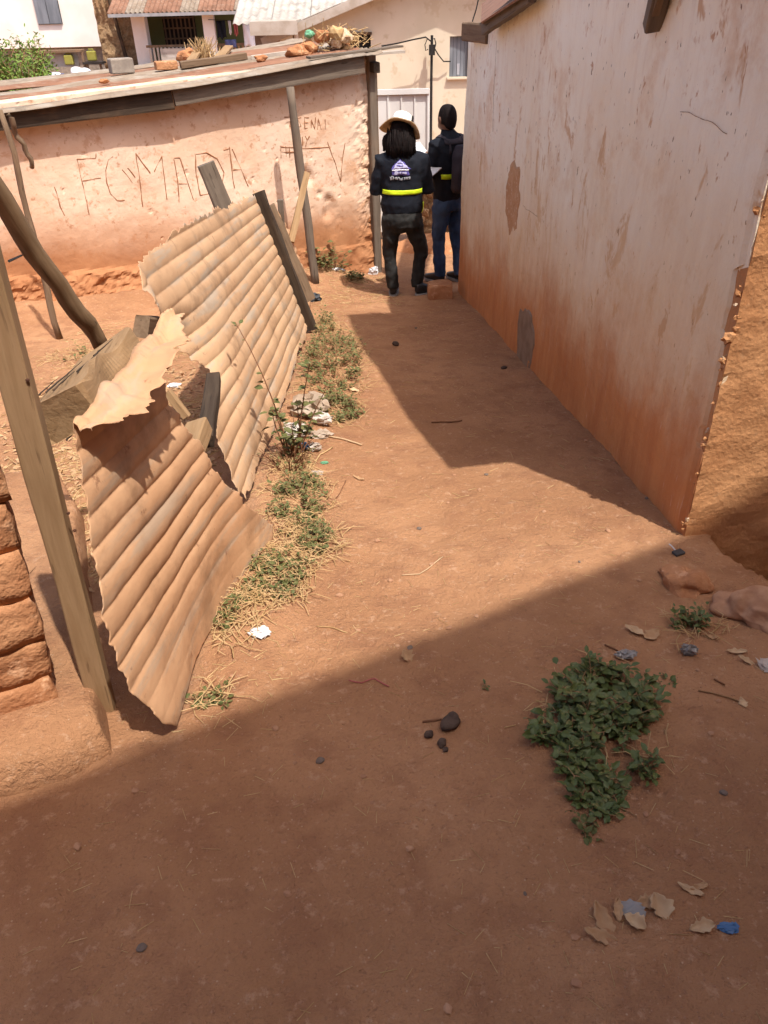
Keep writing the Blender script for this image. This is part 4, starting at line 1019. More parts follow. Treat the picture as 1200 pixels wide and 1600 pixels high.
tag(ml.build('crown', 'leaf_bush', BU), kind='stuff'); ms.build('stems', 'stem', BU, True)

# ---------------------------------------------------------------- people
folds = bpy.data.textures.new('folds', 'CLOUDS'); folds.noise_scale = .085; folds.noise_depth = 2
def skinned(o, vox, sm=6, disp=0.0):
    m = o.modifiers.new('remesh', 'REMESH'); m.mode = 'VOXEL'; m.voxel_size = vox; m.use_smooth_shade = True
    m = o.modifiers.new('smooth', 'SMOOTH'); m.factor = .5; m.iterations = sm
    if disp:
        m = o.modifiers.new('folds', 'DISPLACE'); m.texture = folds; m.strength = disp; m.mid_level = .5; m.texture_coords = 'LOCAL'
    return o
X = Vector((1, 0, 0)); Y = Vector((0, 1, 0))
def ring(z, cx, cy, rx, ry): return (Vector((cx, cy, z)), X * rx, Y * ry)
def hand(mb, wr, fw, up, s=1):
    """palm and five curled fingers; fw finger direction, up back of the hand"""
    fw = Vector(fw).normalized(); up = Vector(up).normalized(); sd = fw.cross(up).normalized() * s
    mb.loft([(Vector(wr), sd * .024, up * .018), (Vector(wr) + fw * .03, sd * .034, up * .016), (Vector(wr) + fw * .085, sd * .040, up * .014)], 10)
    for i, L in enumerate((.068, .078, .073, .056)):
        b = Vector(wr) + fw * .08 + sd * (-.030 + .020 * i)
        mb.tube([b, b + fw * L * .5 - up * .006, b + fw * L * .82 - up * .026, b + fw * L * .88 - up * .045], [.0095, .009, .0085, .007], 8)
    b = Vector(wr) + fw * .03 - sd * .030
    mb.tube([b, b - sd * .02 + fw * .025 - up * .006, b - sd * .024 + fw * .055 - up * .016], [.012, .011, .009], 8)
def shoe(mb, ms, heel, ang, L=.27):
    f = Vector((math.sin(ang), math.cos(ang), 0)); s_ = Vector((f.y, -f.x, 0)); h = Vector(heel)
    mb.loft([(h + f * -.01 + V(0, 0, .075), s_ * .034, V(0, 0, .05)), (h + f * .05 + V(0, 0, .075), s_ * .040, V(0, 0, .055)), (h + f * .12 + V(0, 0, .06), s_ * .044, V(0, 0, .042)),
             (h + f * .20 + V(0, 0, .045), s_ * .048, V(0, 0, .030)), (h + f * (L - .02) + V(0, 0, .038), s_ * .038, V(0, 0, .022)), (h + f * L + V(0, 0, .035), s_ * .015, V(0, 0, .012))], 12, 2.4)
    ms.loft([(h + f * (L / 2 - .005) + V(0, 0, 0), f * (L / 2 + .012), s_ * .05), (h + f * (L / 2 - .005) + V(0, 0, .024), f * (L / 2 + .012), s_ * .05)], 20, 2.6)
def person(label, loc, rz, J, mats):
    T = thing('person', label, 'person', loc); T.rotation_euler = (0, 0, rz)
    F = wmat(T)
    B = lambda m_, n, mt, sm=True, par=T: m_.build(n, mt, par, sm, F)
    # body: one continuous surface
    mb = MB(); hd = Vector(J['head'])
    mb.loft([ring(.72, 0, 0, .08, .06), ring(.88, 0, 0, .10, .07), ring(1.0, 0, 0, .11, .08), ring(1.2, 0, 0, .15, .095), ring(1.31, 0, -.005, .13, .08), ring(1.36, 0, 0, .06, .055), (hd + V(0, -.01, -.09), X * .052, Y * .055)], 16)
    hr = []
    for q in range(9):
        a = -math.pi / 2 + math.pi * q / 8; hr.append((hd + V(0, 0, .118 * math.sin(a)), X * max(.004, .077 * max(0.0, math.cos(a)) ** .75), Y * max(.004, .097 * max(0.0, math.cos(a)) ** .75)))
    mb.loft(hr, 16)
    fd = Vector(J.get('face', (0, 1, 0))).normalized(); fs = Vector((fd.y, -fd.x, 0)); hd2 = hd
    mb.lump(hd2 + fd * .075 + V(0, 0, -.055), .045, .04, .05, 1, .05, 2)                                   # jaw and mouth
    mb.tube([hd2 + fd * .088 + V(0, 0, .02), hd2 + fd * .118 + V(0, 0, -.022)], [.010, .017], 8)             # nose
    for s_ in (-1, 1):
        mb.lump(hd2 + fs * (.079 * s_) + V(0, 0, -.005), .014, .026, .034, 2, .1, 2)                       # ears
        mb.lump(hd2 + fd * .084 + fs * (.032 * s_) + V(0, 0, .012), .014, .012, .009, 3, .05, 2)           # eye lids
        mb.tube([J['sh%d' % s_], J['el%d' % s_], J['wr%d' % s_]], [.042, .036, .024], 10)
        w = Vector(J['wr%d' % s_]); fw = (w - Vector(J['el%d' % s_])).normalized()
        hand(mb, w, fw, J.get('up%d' % s_, (0, 0, 1)), s_)
        mb.tube([J['hip%d' % s_], J['kn%d' % s_], J['an%d' % s_]], [.065, .05, .038], 10)
    skinned(B(mb, 'body', 'skin'), .009, 3)
    # jacket
    mb = MB(); tr = J['torso']; mb.loft([ring(*r_) for r_ in tr], 24, 2.25)
    for s_ in (-1, 1):
        a, b, c = (Vector(J[k % s_]) for k in ('sh%d', 'el%d', 'wr%d'))
        mb.tube([a + V(-s_ * .07, 0, .01), a, a.lerp(b, .5), b, b.lerp(c, .5), c], [.062, .075, .066, .060, .053, .042], 14)
    jk = skinned(B(mb, 'jacket', mats['jacket']), .012, 5, .024)
    # trousers
    mb = MB(); mb.loft([ring(*r_) for r_ in J['hips']], 24, 2.2)
    for s_ in (-1, 1):
        h, k, a = (Vector(J[q % s_]) for q in ('hip%d', 'kn%d', 'an%d'))
        mb.tube([h + V(0, 0, .06), h, h.lerp(k, .5), k, k.lerp(a, .35), k.lerp(a, .8), a + V(0, 0, -.02)], [.085, .098, .084, .066, .064, .060, .058], 14)
    skinned(B(mb, 'trousers', mats['trousers']), .011, 4, .034)
    for s_ in (-1, 1):
        m1 = MB(); m2 = MB(); a = Vector(J['an%d' % s_]); shoe(m1, m2, Vector((a.x, a.y, 0)) - V(0, .035, 0) + Vector(J.get('shoff', (0, 0, 0))), J['foot%d' % s_])
        so = skinned(B(m1, 'shoe', 'shoe'), .008, 4); B(m2, 'sole', 'sole', False, so)
    return T, F, jk, B
def wrapped(o, target, off=.004):
    m = o.modifiers.new('wrap', 'SHRINKWRAP'); m.target = target; m.wrap_method = 'NEAREST_SURFACEPOINT'; m.offset = off; m.wrap_mode = 'ABOVE_SURFACE'; return o
wloc = on(V(.245, 7.60, 0)); wloc.z -= .004
JW = {'head': (-.01, .03, 1.455), 'face': (0, 1, 0), 'torso': [(.80, 0, 0, .19, .138), (.88, 0, -.005, .20, .142), (.98, 0, 0, .182, .13), (1.08, 0, 0, .182, .125), (1.18, 0, -.005, .195, .125), (1.26, 0, -.005, .188, .112), (1.305, 0, 0, .14, .09), (1.34, 0, 0, .075, .07), (1.385, 0, .01, .066, .066)],
      'hips': [(.90, 0, 0, .165, .12), (.84, 0, 0, .175, .13), (.76, 0, -.01, .193, .142), (.68, 0, -.01, .185, .135), (.63, 0, 0, .15, .11)],
      'hip-1': (-.097, -.01, .70), 'kn-1': (-.125, .02, .41), 'an-1': (-.10, -.01, .10), 'hip1': (.10, -.01, .70), 'kn1': (.185, .04, .42), 'an1': (.14, .0, .10), 'foot-1': .1, 'foot1': 1.05,
      'sh-1': (-.185, 0, 1.255), 'el-1': (-.245, .03, .985), 'wr-1': (-.13, .235, 1.02), 'sh1': (.185, 0, 1.255), 'el1': (.245, .03, .985), 'wr1': (.15, .235, 1.04)}
PW, FW, JKW, B = person('person in white brimmed hat and navy work jacket seen from behind, standing on the path', wloc, 0, JW, {'jacket': 'navy', 'trousers': 'trousers'})
# hair to the collar
mb = MB()
mb.loft([ring(1.315, -.01, -.065, .098, .05), ring(1.36, -.01, -.055, .118, .08), ring(1.42, -.01, -.02, .120, .11), ring(1.49, -.01, 0, .103, .115), ring(1.56, -.01, .01, .075, .09), ring(1.59, -.01, .01, .03, .04)], 20)
mb.tube([V(-.09, .02, 1.46), V(-.125, .03, 1.40), V(-.165, .05, 1.315)], [.05, .045, .015], 10)
hair = skinned(B(mb, 'hair', 'hair'), .011, 3, .03)
g = random.Random(6); mh = MB()
for i in range(260):
    th = g.uniform(R(160), R(380)); z_ = g.uniform(1.40, 1.52); a = V(-.01 + math.cos(th) * .112, -.02 + math.sin(th) * .10, z_); e = V(-.01 + math.cos(th) * g.uniform(.10, .135), -.035 + math.sin(th) * g.uniform(.07, .10), g.uniform(1.27, 1.34))
    mh.tube([a, a.lerp(e, .5) + V(math.cos(th) * .014, math.sin(th) * .012, 0), e], [.004, .005, .0015], 4)
tag(B(mh, 'hair_strands', 'hair', True, hair), kind='stuff')
# hat
HT = Matrix.Translation(V(-.0, .035, 1.53)) @ Matrix.Rotation(R(15), 4, 'Y') @ Matrix.Rotation(R(-26), 4, 'X')
def hatpt(prof_, n=40):
    mb = MB(); vs = []
    for (r, z) in prof_:
        for j in range(n):
            th = 2 * math.pi * j / n; wv = -.05 * math.cos(th) ** 2 * max(0, (r - .09) / .08) + .006 * math.sin(5 * th) * max(0, (r - .09) / .08)
            vs.append(HT @ Vector((math.cos(th) * r, math.sin(th) * r * 1.08, z + wv)))
    fs = [(i * n + j, i * n + (j + 1) % n, i * n + n + (j + 1) % n, i * n + n + j) for i in range(len(prof_) - 1) for j in range(n)]
    return mb.add(vs, fs)
crown = hatpt([(.092, .0), (.091, .03), (.087, .06), (.077, .085), (.055, .10), (.03, .106), (.002, .107)]); hat = solidify(B(crown, 'hat', 'hat'), .004)
solidify(B(hatpt([(.092, .0), (.12, .0), (.155, -.004), (.188, -.010)]), 'brim', 'straw_hat', True, hat), .004)
B(hatpt([(.092, .005), (.12, .005), (.155, .001), (.189, -.005)]), 'brim_top', 'hat', True, hat)
mb = MB(); vs = []
for j in range(9):
    th = R(-35 + j * 7)
    for z in (.01, .085): vs.append(HT @ Vector((math.cos(th) * (.099 - z * .08), math.sin(th) * 1.08 * (.099 - z * .08), z)))
mb.add(vs, [(2 * j, 2 * j + 2, 2 * j + 3, 2 * j + 1) for j in range(8)]); solidify(B(mb, 'ribbon', 'dark', True, hat), .006)
# back print and reflective band
def plate(name, mt, poly_fn, nu=14, nv=8, off=.004, par=JKW, F_=None, tgt=None):
    mb = MB().grid(nu, nv, poly_fn); o = mb.build(name, mt, par, True, F_ if F_ is not None else FW); wrapped(o, tgt if tgt is not None else JKW, off); solidify(o, .0015, 1); return o
def rect(x0, x1, z0, z1): return lambda u, v: Vector((x0 + (x1 - x0) * u, -.16, z0 + (z1 - z0) * v))
def tri(x0, x1, z0, z1): return lambda u, v: Vector(((x0 + x1) / 2 + (u - .5) * (x1 - x0) * (1 - v * .97), -.16, z0 + (z1 - z0) * v))
plate('emblem_border', 'violet', tri(-.122, .088, 1.196, 1.292), 14, 10, .003)
plate('emblem_roof', 'lavender', tri(-.100, .066, 1.204, 1.278), 14, 10, .006)
plate('emblem_roof_print', 'violet', rect(-.040, .006, 1.246, 1.252), 8, 2, .009)
plate('emblem_roof_print', 'violet', rect(-.048, .014, 1.226, 1.234), 8, 2, .009)
plate('emblem_base', 'violet', rect(-.105, .071, 1.137, 1.196), 14, 6, .003)
plate('emblem_line', 'print_white', rect(-.105, .071, 1.183, 1.197), 14, 2, .007)
for (a, b) in ((-.075, -.035), (-.028, -.010), (-.004, .040)):
    plate('emblem_mark', 'lavender', rect(a, b, 1.148, 1.172), 4, 4, .007)
xx = -.122
g = random.Random(8)
while xx < .085:
    w_ = g.choice((.006, .009, .011)); plate('print_letter', 'print_grey', rect(xx, xx + w_, 1.103, 1.126), 1, 3, .005); xx += w_ + .004 + (.006 if g.random() < .12 else 0)
def bandfn(z0, z1, a0, a1, rx, ry):
    return lambda u, v: Vector((math.sin(a0 + (a1 - a0) * u) * rx, -math.cos(a0 + (a1 - a0) * u) * ry, z0 + (z1 - z0) * v))
plate('reflective_band', 'hivis', bandfn(.975, 1.015, R(-75), R(75), .19, .14), 26, 3, .006)
plate('hem_strip', 'hivis', bandfn(.70, .90, R(66), R(80), .215, .155), 4, 10, .006)
# second person, three-quarter back, partly behind the house corner
mloc = on(V(.735, 8.22, 0)); mloc.z -= .004
JM = {'head': (0, .05, 1.565), 'face': (.1, 1, 0), 'torso': [(.84, 0, 0, .165, .12), (.92, 0, 0, .172, .125), (1.05, 0, 0, .168, .12), (1.18, 0, -.005, .185, .125), (1.30, 0, -.01, .195, .12), (1.38, 0, -.005, .18, .105), (1.42, 0, .01, .12, .08), (1.455, 0, .02, .07, .065), (1.48, 0, .025, .064, .064)],
      'hips': [(.94, 0, 0, .145, .105), (.86, 0, 0, .16, .12), (.80, 0, 0, .165, .125), (.74, 0, 0, .14, .11)],
      'hip-1': (-.085, 0, .80), 'kn-1': (-.09, .04, .46), 'an-1': (-.085, .01, .10), 'hip1': (.085, 0, .80), 'kn1': (.095, -.03, .46), 'an1': (.10, -.10, .10), 'foot-1': .0, 'foot1': .15,
      'sh-1': (-.185, 0, 1.355), 'el-1': (-.225, .08, 1.07), 'wr-1': (-.12, .30, 1.17), 'sh1': (.185, 0, 1.355), 'el1': (.225, .08, 1.07), 'wr1': (.10, .30, 1.19)}
PM, FM, JKM, B = person('bare headed person in navy jacket and blue jeans half hidden by the house corner', mloc, R(38), JM, {'jacket': 'navy', 'trousers': 'jeans'})
mb = MB(); hd = Vector((0, .05, 1.565))
hr = []
for q in range(8):
    a = R(-28) + R(118) * q / 7; hr.append((hd + V(0, -.012 - .004 * q * 0, .012 + .118 * math.sin(a)), X * max(.006, .085 * max(0.0, math.cos(a)) ** .7), Y * max(.006, .100 * max(0.0, math.cos(a)) ** .7)))
mb.loft(hr, 20); mb.lump(hd + V(0, -.055, -.035), .068, .045, .06, 1, .1, 3)
skinned(B(mb, 'hair', 'hair'), .009, 3, .006)
plate('collar_panel', 'pack', bandfn(1.36, 1.44, R(-60), R(60), .15, .12), 16, 4, .005, JKM, FM, JKM)
plate('reflective_band', 'hivis', bandfn(1.055, 1.10, R(-62), R(-18), .19, .14), 12, 3, .006, JKM, FM, JKM)
plate('zip_strip', 'hivis', bandfn(.90, 1.0, R(-150), R(-138), .19, .14), 3, 6, .006, JKM, FM, JKM)
BP = thing('backpack', 'purple grey backpack on the half hidden person', 'backpack', mloc); BP.rotation_euler = (0, 0, R(38)); FB = wmat(BP)
mb = MB(); mb.loft([ring(.93, .03, -.17, .12, .05), ring(.97, .03, -.195, .145, .085), ring(1.12, .03, -.205, .15, .095), ring(1.28, .03, -.195, .14, .085), ring(1.36, .03, -.175, .10, .055)], 18, 3)
skinned(mb.build('bag', 'pack', BP, True, FB), .014, 4, .012)
for s_ in (-1, 1):
    o = MB().grid(3, 14, lambda u, v, s_=s_: Vector((s_ * (.115 + .02 * math.sin(v * 3)) + (u - .5) * .045, -.17 + .33 * sstep(.35, .75, v), 1.30 + .17 * math.sin(v * math.pi * .9) - .25 * sstep(.7, 1, v)))).build('strap', 'pack', BP, True, FB)
    wrapped(o, JKM, .006); solidify(o, .006)
# papers in their hands
def papers(label, F_, c, w_, h_, tilt, rz):
    T = thing('clipboard', label, 'clipboard', F_ @ Vector(c))
    M_ = F_ @ Matrix.Translation(Vector(c)) @ Matrix.Rotation(rz, 4, 'Z') @ Matrix.Rotation(tilt, 4, 'X')
    MB().box((0, 0, 0), w_, h_, .004).build('board', 'wood_brown', T, False, M_)
    for k in range(3):
        o = MB().grid(6, 6, lambda u, v, k=k: Vector(((u - .5) * w_ * .98 + .004 * k, (v - .5) * h_ * .98 - .006 * k, .004 + .0025 * k + .012 * (v - .5) ** 2 * k + .004 * math.sin(u * 5 + k)))).build('sheet', 'paper', T, True, M_); solidify(o, .0006)
papers('white papers on a board held at the right of the hatted person', FW, (.235, .36, 1.06), .21, .30, R(14), R(-35))
papers('white papers raised in front of the bare headed person', FM, (-.06, .40, 1.235), .21, .30, R(30), R(0))

# ---------------------------------------------------------------- stones and rocks
def rock(name, label, cat, p, rx, ry, rz, seed, mat='pebble', sub=3, amp=.35, group=None, sink=.35):
    q = on(p); mb = MB().lump(q + V(0, 0, rz * (1 - sink)), rx, ry, rz, seed, amp, sub, Matrix.Rotation(seed * 1.3, 3, 'Z'))
    if sub > 3: mb.v = [tuple(Vector(w_) + mnoise.noise_vector(Vector(w_) * 22) * .011 + mnoise.noise_vector(Vector(w_) * 60) * .004) for w_ in mb.v]
    o = mb.build(name, mat, None, sub > 2); tag(o, label, cat, group); return o
rock('rock', 'rounded reddish rock half buried beside the trench', 'rock', V(1.128,2.232,-0.257), .10, .075, .05, 4, 'mudbrick', 5, .5, None, .75)
rock('rock', 'pale flat rock at the trench edge by the right border', 'rock', V(1.319,2.016,-0.232), .15, .10, .06, 7, 'pebble', 5, .5, None, .6)
q = on(V(.60, 7.42, 0), .06); o = MB().lump((0, 0, 0), .17, .15, .13, 6, .15, 3).build('step_stone', 'mudbrick', None, False, Matrix.Translation(q))
for v_ in o.data.vertices: v_.co = Vector((max(-.115, min(.115, v_.co.x)), max(-.10, min(.10, v_.co.y)), max(-.09, min(.085, v_.co.z)))) + mnoise.noise_vector(v_.co * 14) * .008
tag(o, 'square stone block at the foot of the whitewashed wall corner', 'stone')
rock('dung', 'largest dark dung lump on the shaded path', 'dung', V(0.177,1.517,-0.174), .034, .024, .018, 3, 'dung', 3)
rock('dung', 'small dark dung lump left of the largest one', 'dung', V(0.111,1.483,-0.171), .014, .012, .010, 5, 'dung', 3)
rock('dung', 'small dark dung lump below the largest one', 'dung', V(0.147,1.447,-0.166), .015, .013, .011, 6, 'dung', 3)
rock('dung', 'tiny dark dung pellet nearest the viewer', 'dung', V(0.156,1.424,-0.164), .009, .008, .007, 8, 'dung', 3)
rock('cinder', 'black cinder in the shade of the whitewashed wall', 'cinder', V(0.125,5.753,-0.662), .03, .025, .02, 9, 'dung', 2)
rock('cinder', 'dark cinder beside the foot of the whitewashed wall', 'cinder', V(0.858,4.973,-0.572), .022, .018, .012, 10, 'dung', 2)
BPX = [V(0.312, 6.266, 0), V(-0.096, 4.606, 0), V(-0.030, 2.619, 0), V(0.023, 3.626, 0), V(0.151, 2.739, 0), V(-0.191, 2.600, 0), V(0.018, 2.317, 0), V(0.532, 2.361, 0), V(0.766, 2.398, 0), V(0.967, 2.271, 0), V(0.322, 2.069, 0), V(-0.100, 1.992, 0), V(0.074, 1.877, 0), V(-0.272, 1.909, 0), V(-0.176, 2.215, 0), V(0.299, 2.992, 0), V(0.513, 3.264, 0), V(0.715, 2.839, 0), V(0.949, 2.649, 0), V(0.186, 2.427, 0), V(1.204, 2.939, 0), V(1.079, 3.934, 0), V(1.099, 3.642, 0), V(-0.335, 1.518, 0), V(-0.196, 1.388, 0), V(0.980, 1.725, 0), V(0.912, 1.446, 0), V(0.647, 1.186, 0), V(0.864, 1.240, 0), V(0.687, 1.071, 0), V(0.549, 0.924, 0), V(0.041, 1.090, 0), V(0.298, 0.963, 0), V(-0.244, 0.979, 0), V(-0.492, 1.107, 0), V(-0.784, 1.134, 0), V(-0.552, 0.866, 0), V(0.101, 0.716, 0), V(0.367, 0.759, 0)]
for i, p in enumerate(BPX):
    r = rnd.uniform(.004, .011)
    rock('pebble', 'small tan pebble lying loose on the bare path', 'pebble', p, r * 1.3, r, r * .6, i + 20, 'pebble' if i % 4 else 'pebble_grey', 2, .35, 'loose pebbles on the path')
# ---------------------------------------------------------------- fallen leaves, twigs, rubbish
def dry_leaf(p, L, W, rz, seed, mat, label, group=None, tilt=.35, lift=.5):
    g = random.Random(seed); q = on(p, .004)
    def fn(u, v):
        a = (u - .5) * 2; prof_ = math.sin(max(.02, v) ** .8 * math.pi) ** .8 * (1 + .16 * math.sin(v * 23 + seed) + .30 * mnoise.noise(Vector((v * 6, seed, a * 1.5))))
        x = a * W / 2 * prof_; y = (v - .5) * L
        z = lift * L * .5 * ((v - .45) ** 2 * 1.8) + W * .45 * abs(a) ** 1.6 * prof_ * (.6 + .4 * math.sin(seed)) + .006 * mnoise.noise(Vector((u * 3, v * 4, seed)))
        return Vector((x, y, max(z, 0)))
    M_ = Matrix.Translation(q) @ Matrix.Rotation(rz, 4, 'Z') @ Matrix.Rotation(g.uniform(-.1, tilt), 4, 'X')
    o = solidify(MB().grid(8, 14, fn).build('fallen_leaf', mat, None, True, M_), .0012); tag(o, label, 'leaf', group); return o
dl = 'curled tan leaf lying on the shaded ground at the right'
LV = [(V(0.840,1.933,-0.222), .07, .035, .8, 'dryleaf2', 'pale split leaf before the rock weed, left of a pair'), (V(0.895,1.912,-0.220), .07, .045, -1.0, 'dryleaf', 'broad tan leaf before the rock weed, right of a pair'),
      (V(0.456,0.896,-0.103), .075, .04, .3, 'dryleaf', 'upright tan leaf leaning in the lower right leaf heap'), (V(0.438,0.856,-0.098), .075, .03, 1.3, 'dryleaf', 'long tan leaf lowest in the lower right leaf heap'),
      (V(0.497,0.918,-0.106), .055, .02, -.2, 'dryleaf', 'narrow curled leaf standing in the lower right leaf heap'), (V(0.524,0.887,-0.102), .05, .035, .9, 'dryleaf2', 'pale crumpled leaf in the middle of the leaf heap'),
      (V(0.593,0.926,-0.107), .06, .05, .2, 'dryleaf2', 'broad star shaped pale leaf at the top of the leaf heap'), (V(0.568,0.939,-0.108), .05, .035, 1.6, 'dryleaf', 'brown leaf tucked behind the broad pale leaf'),
      (V(0.677,0.968,-0.111), .06, .018, 1.1, 'dryleaf2', 'forked dry leaf right of the leaf heap'), (V(0.700,0.976,-0.112), .05, .016, 1.9, 'dryleaf', 'thin curled leaf behind the forked one'),
      (V(0.666,0.873,-0.100), .06, .028, 1.75, 'dryleaf2', 'boat shaped pale leaf left of the blue wrapper'), (V(1.140,1.815,-0.209), .07, .02, 1.5, 'dryleaf2', 'pale sliver of leaf by the right border'),
      (V(1.150,1.766,-0.203), .06, .022, 1.0, 'dryleaf2', 'curled tan leaf by the right border'), (V(1.095,1.904,-0.219), .035, .018, 1.2, 'dryleaf', 'small oval brown leaf under the rock weed'),
      (V(1.057,1.574,-0.181), .035, .025, .1, 'dryleaf2', 'yellow tipped leaf at the end of a twig'), (V(-0.122,3.266,-0.376), .07, .02, .9, 'dryleaf', 'brown leaf on the sunlit path by the verge'),
      (V(-0.176,4.612,-0.530), .07, .04, 1.4, 'dryleaf2', 'pale leaf beside the green verge weed'), (V(0.061,1.827,-0.210), .05, .04, .5, 'dryleaf', 'faint flat leaf at the edge of the big shadow')]
for i, (p, L, W, rz, mt, lb) in enumerate(LV): dry_leaf(p, L, W, rz, i + 3, mt, lb)
def twig(label, pts, r, mat='straw', name='twig', cat='twig', group=None):
    P_ = [on(p, r + .002) for p in pts]; Q = []
    for a, b in zip(P_, P_[1:]):
        for q in range(4): Q.append(on(a.lerp(b, q / 4), r + .002))
    Q.append(P_[-1]); o = MB().tube(Q, r, 5, .3, len(Q)).build(name, mat, None, True); tag(o, label, cat, group); return o
twig('long pale string curving on the sunlit path', [V(0.063,2.347,-0.270), V(0.131,2.358,-0.271), V(0.172,2.403,-0.276), V(0.233,2.474,-0.285)], .0022, 'dryleaf2', 'string', 'string')
twig('pink thread wriggling at the edge of the big shadow', [V(-0.126,1.732,-0.199), V(-0.085,1.718,-0.198), V(-0.044,1.735,-0.200), V(-0.024,1.716,-0.197), V(-0.000,1.693,-0.195)], .0022, 'plastic_pink', 'thread', 'thread')
twig('curved straw on the sunlit path left of centre', [V(-0.247,2.021,-0.232), V(-0.190,2.011,-0.231), V(-0.139,1.976,-0.227)], .002)
twig('dark twig across the shaded path by the wall', [V(0.292,4.034,-0.464), V(0.389,4.038,-0.464), V(0.475,4.063,-0.467)], .004, 'stem_red')
twig('thin straw beside the tiny seedling', [V(0.334,1.504,-0.173), V(0.369,1.515,-0.174)], .0018)
twig('dark twig leaning at the top of the largest weed', [V(0.724,1.867,-0.215), V(0.757,1.832,-0.211)], .003, 'stem_red')
twig('knotted twig ending in a yellow leaf', [V(0.943,1.627,-0.187), V(0.986,1.611,-0.185), V(1.028,1.595,-0.183), V(1.050,1.580,-0.182)], .0025, 'stem')
twig('short dark twig above the knotted one', [V(1.016,1.686,-0.194), V(1.041,1.661,-0.191)], .003, 'stem_red')
twig('coiled dry vine beside the largest weed', [V(0.744,1.553,-0.179), V(0.708,1.527,-0.176), V(0.679,1.523,-0.175), V(0.653,1.487,-0.171), V(0.656,1.456,-0.167), V(0.671,1.445,-0.166)], .006, 'dryleaf2', 'dry_vine', 'vine')
twig('white twig at the verge edge below the bags', [V(-0.328,3.798,-0.437), V(-0.201,3.732,-0.429), V(-0.112,3.662,-0.421)], .005, 'dryleaf2')
twig('bent twig at the verge edge, nearer the viewer', [V(-0.268,3.646,-0.419), V(-0.331,3.545,-0.408), V(-0.358,3.358,-0.386)], .004, 'straw')
twig('dark forked twig at the tip of the verge weeds', [V(-0.228,3.057,-0.352), V(-0.206,3.125,-0.359), V(-0.185,3.232,-0.372)], .003, 'stem_red')
twig('short twig by the dung', [V(0.097,1.534,-0.176), V(0.154,1.537,-0.177)], .003, 'stem_red')
twig('loop of straw near the crumpled paper', [V(-0.473,2.113,-0.243), V(-0.430,2.143,-0.246), V(-0.397,2.204,-0.254)], .003, 'straw')
def crumple(name, label, cat, p, rx, ry, rz, seed, mat, lift=.0, frq=2.6, amp=.75):
    q = on(p, rz * .6 + lift); bm = bmesh.new(); bmesh.ops.create_icosphere(bm, subdivisions=3, radius=1)
    mb = MB(); vs = []
    for v in bm.verts:
        n_ = mnoise.noise_vector(v.co * frq + Vector((seed, seed * 2, 0))) * amp + mnoise.noise_vector(v.co * 6 + Vector((seed, 0, 3))) * .25
        c_ = v.co + n_; vs.append(q + Vector((c_.x * rx, c_.y * ry, c_.z * rz)))
    bm.verts.index_update(); mb.add(vs, [tuple(v.index for v in f.verts) for f in bm.faces]); bm.free()
    o = mb.build(name, mat); tag(o, label, cat); return o
crumple('crumpled_paper', 'crumpled white paper at the edge of the verge weeds', 'paper', V(-0.437,1.959,-0.225), .032, .022, .014, 3, 'paper')
crumple('plastic_bag', 'large beige plastic bag caught in the verge weeds', 'plastic bag', V(-0.422,4.098,-0.471), .10, .09, .06, 5, 'plastic_beige', .02, 1.6)
crumple('plastic_bag', 'dirty white plastic strip beside the tall weed', 'plastic bag', V(-0.478,3.751,-0.431), .06, .04, .04, 6, 'plastic_white', .02, 1.8)
crumple('plastic_bag', 'white bag corner flicked up beside the beige bag', 'plastic bag', V(-0.338,3.956,-0.455), .055, .025, .03, 8, 'plastic_white', .03, 1.8)
crumple('rag', 'pinkish rag under the bags on the verge', 'rag', V(-0.346,3.789,-0.436), .06, .035, .02, 9, 'plastic_beige', 0)
crumple('wrapper', 'blue and white wrapper at the near end of the bag litter', 'wrapper', V(-0.422,3.585,-0.412), .028, .03, .02, 10, 'plastic_blue', .01)
crumple('wrapper', 'white wrapper touching the blue one', 'wrapper', V(-0.361,3.599,-0.414), .03, .025, .02, 11, 'plastic_white', .01)
crumple('wrapper', 'green plastic scrap on the verge', 'wrapper', V(-0.301,3.442,-0.396), .018, .012, .006, 12, 'plastic_green')
crumple('wrapper', 'white scrap on the verge nearest the weeds', 'wrapper', V(-0.332,3.317,-0.381), .03, .02, .008, 13, 'plastic_white')
crumple('plastic_bag', 'black plastic bag at the far end of the fence', 'plastic bag', V(-0.639,7.389,-0.850), .07, .06, .04, 14, 'plastic_black')
crumple('paper_scrap', 'white paper scrap on the ground before the wall weed', 'paper', V(-0.427,8.479,-0.975), .06, .03, .02, 15, 'paper')
crumple('paper_scrap', 'white scrap behind the hatted person near the door post', 'paper', V(-.05, 8.75, 0), .05, .03, .05, 16, 'paper')
crumple('wrapper', 'grey plastic strip behind the largest weed', 'wrapper', V(0.774,1.798,-0.207), .03, .016, .012, 17, 'plastic_grey', .01)
crumple('wrapper', 'small grey plastic flap before the rock weed', 'wrapper', V(0.983,1.815,-0.209), .025, .016, .016, 18, 'plastic_grey', .01)
crumple('wrapper', 'black and white wrapper cut by the right border', 'wrapper', V(1.200,1.732,-0.199), .02, .03, .01, 19, 'plastic_white')
crumple('wrapper', 'blue wrapper beside the boat shaped leaf', 'wrapper', V(0.726,0.874,-0.101), .020, .012, .004, 20, 'plastic_blue', .004)
crumple('wrapper', 'pale wrapper half under the leaf heap', 'wrapper', V(0.526,0.917,-0.105), .03, .02, .004, 21, 'plastic_grey', .003)
crumple('torn_paper', 'white torn paper behind the near post', 'paper', V(-1.709,3.180,-0.366), .08, .06, .02, 22, 'paper')
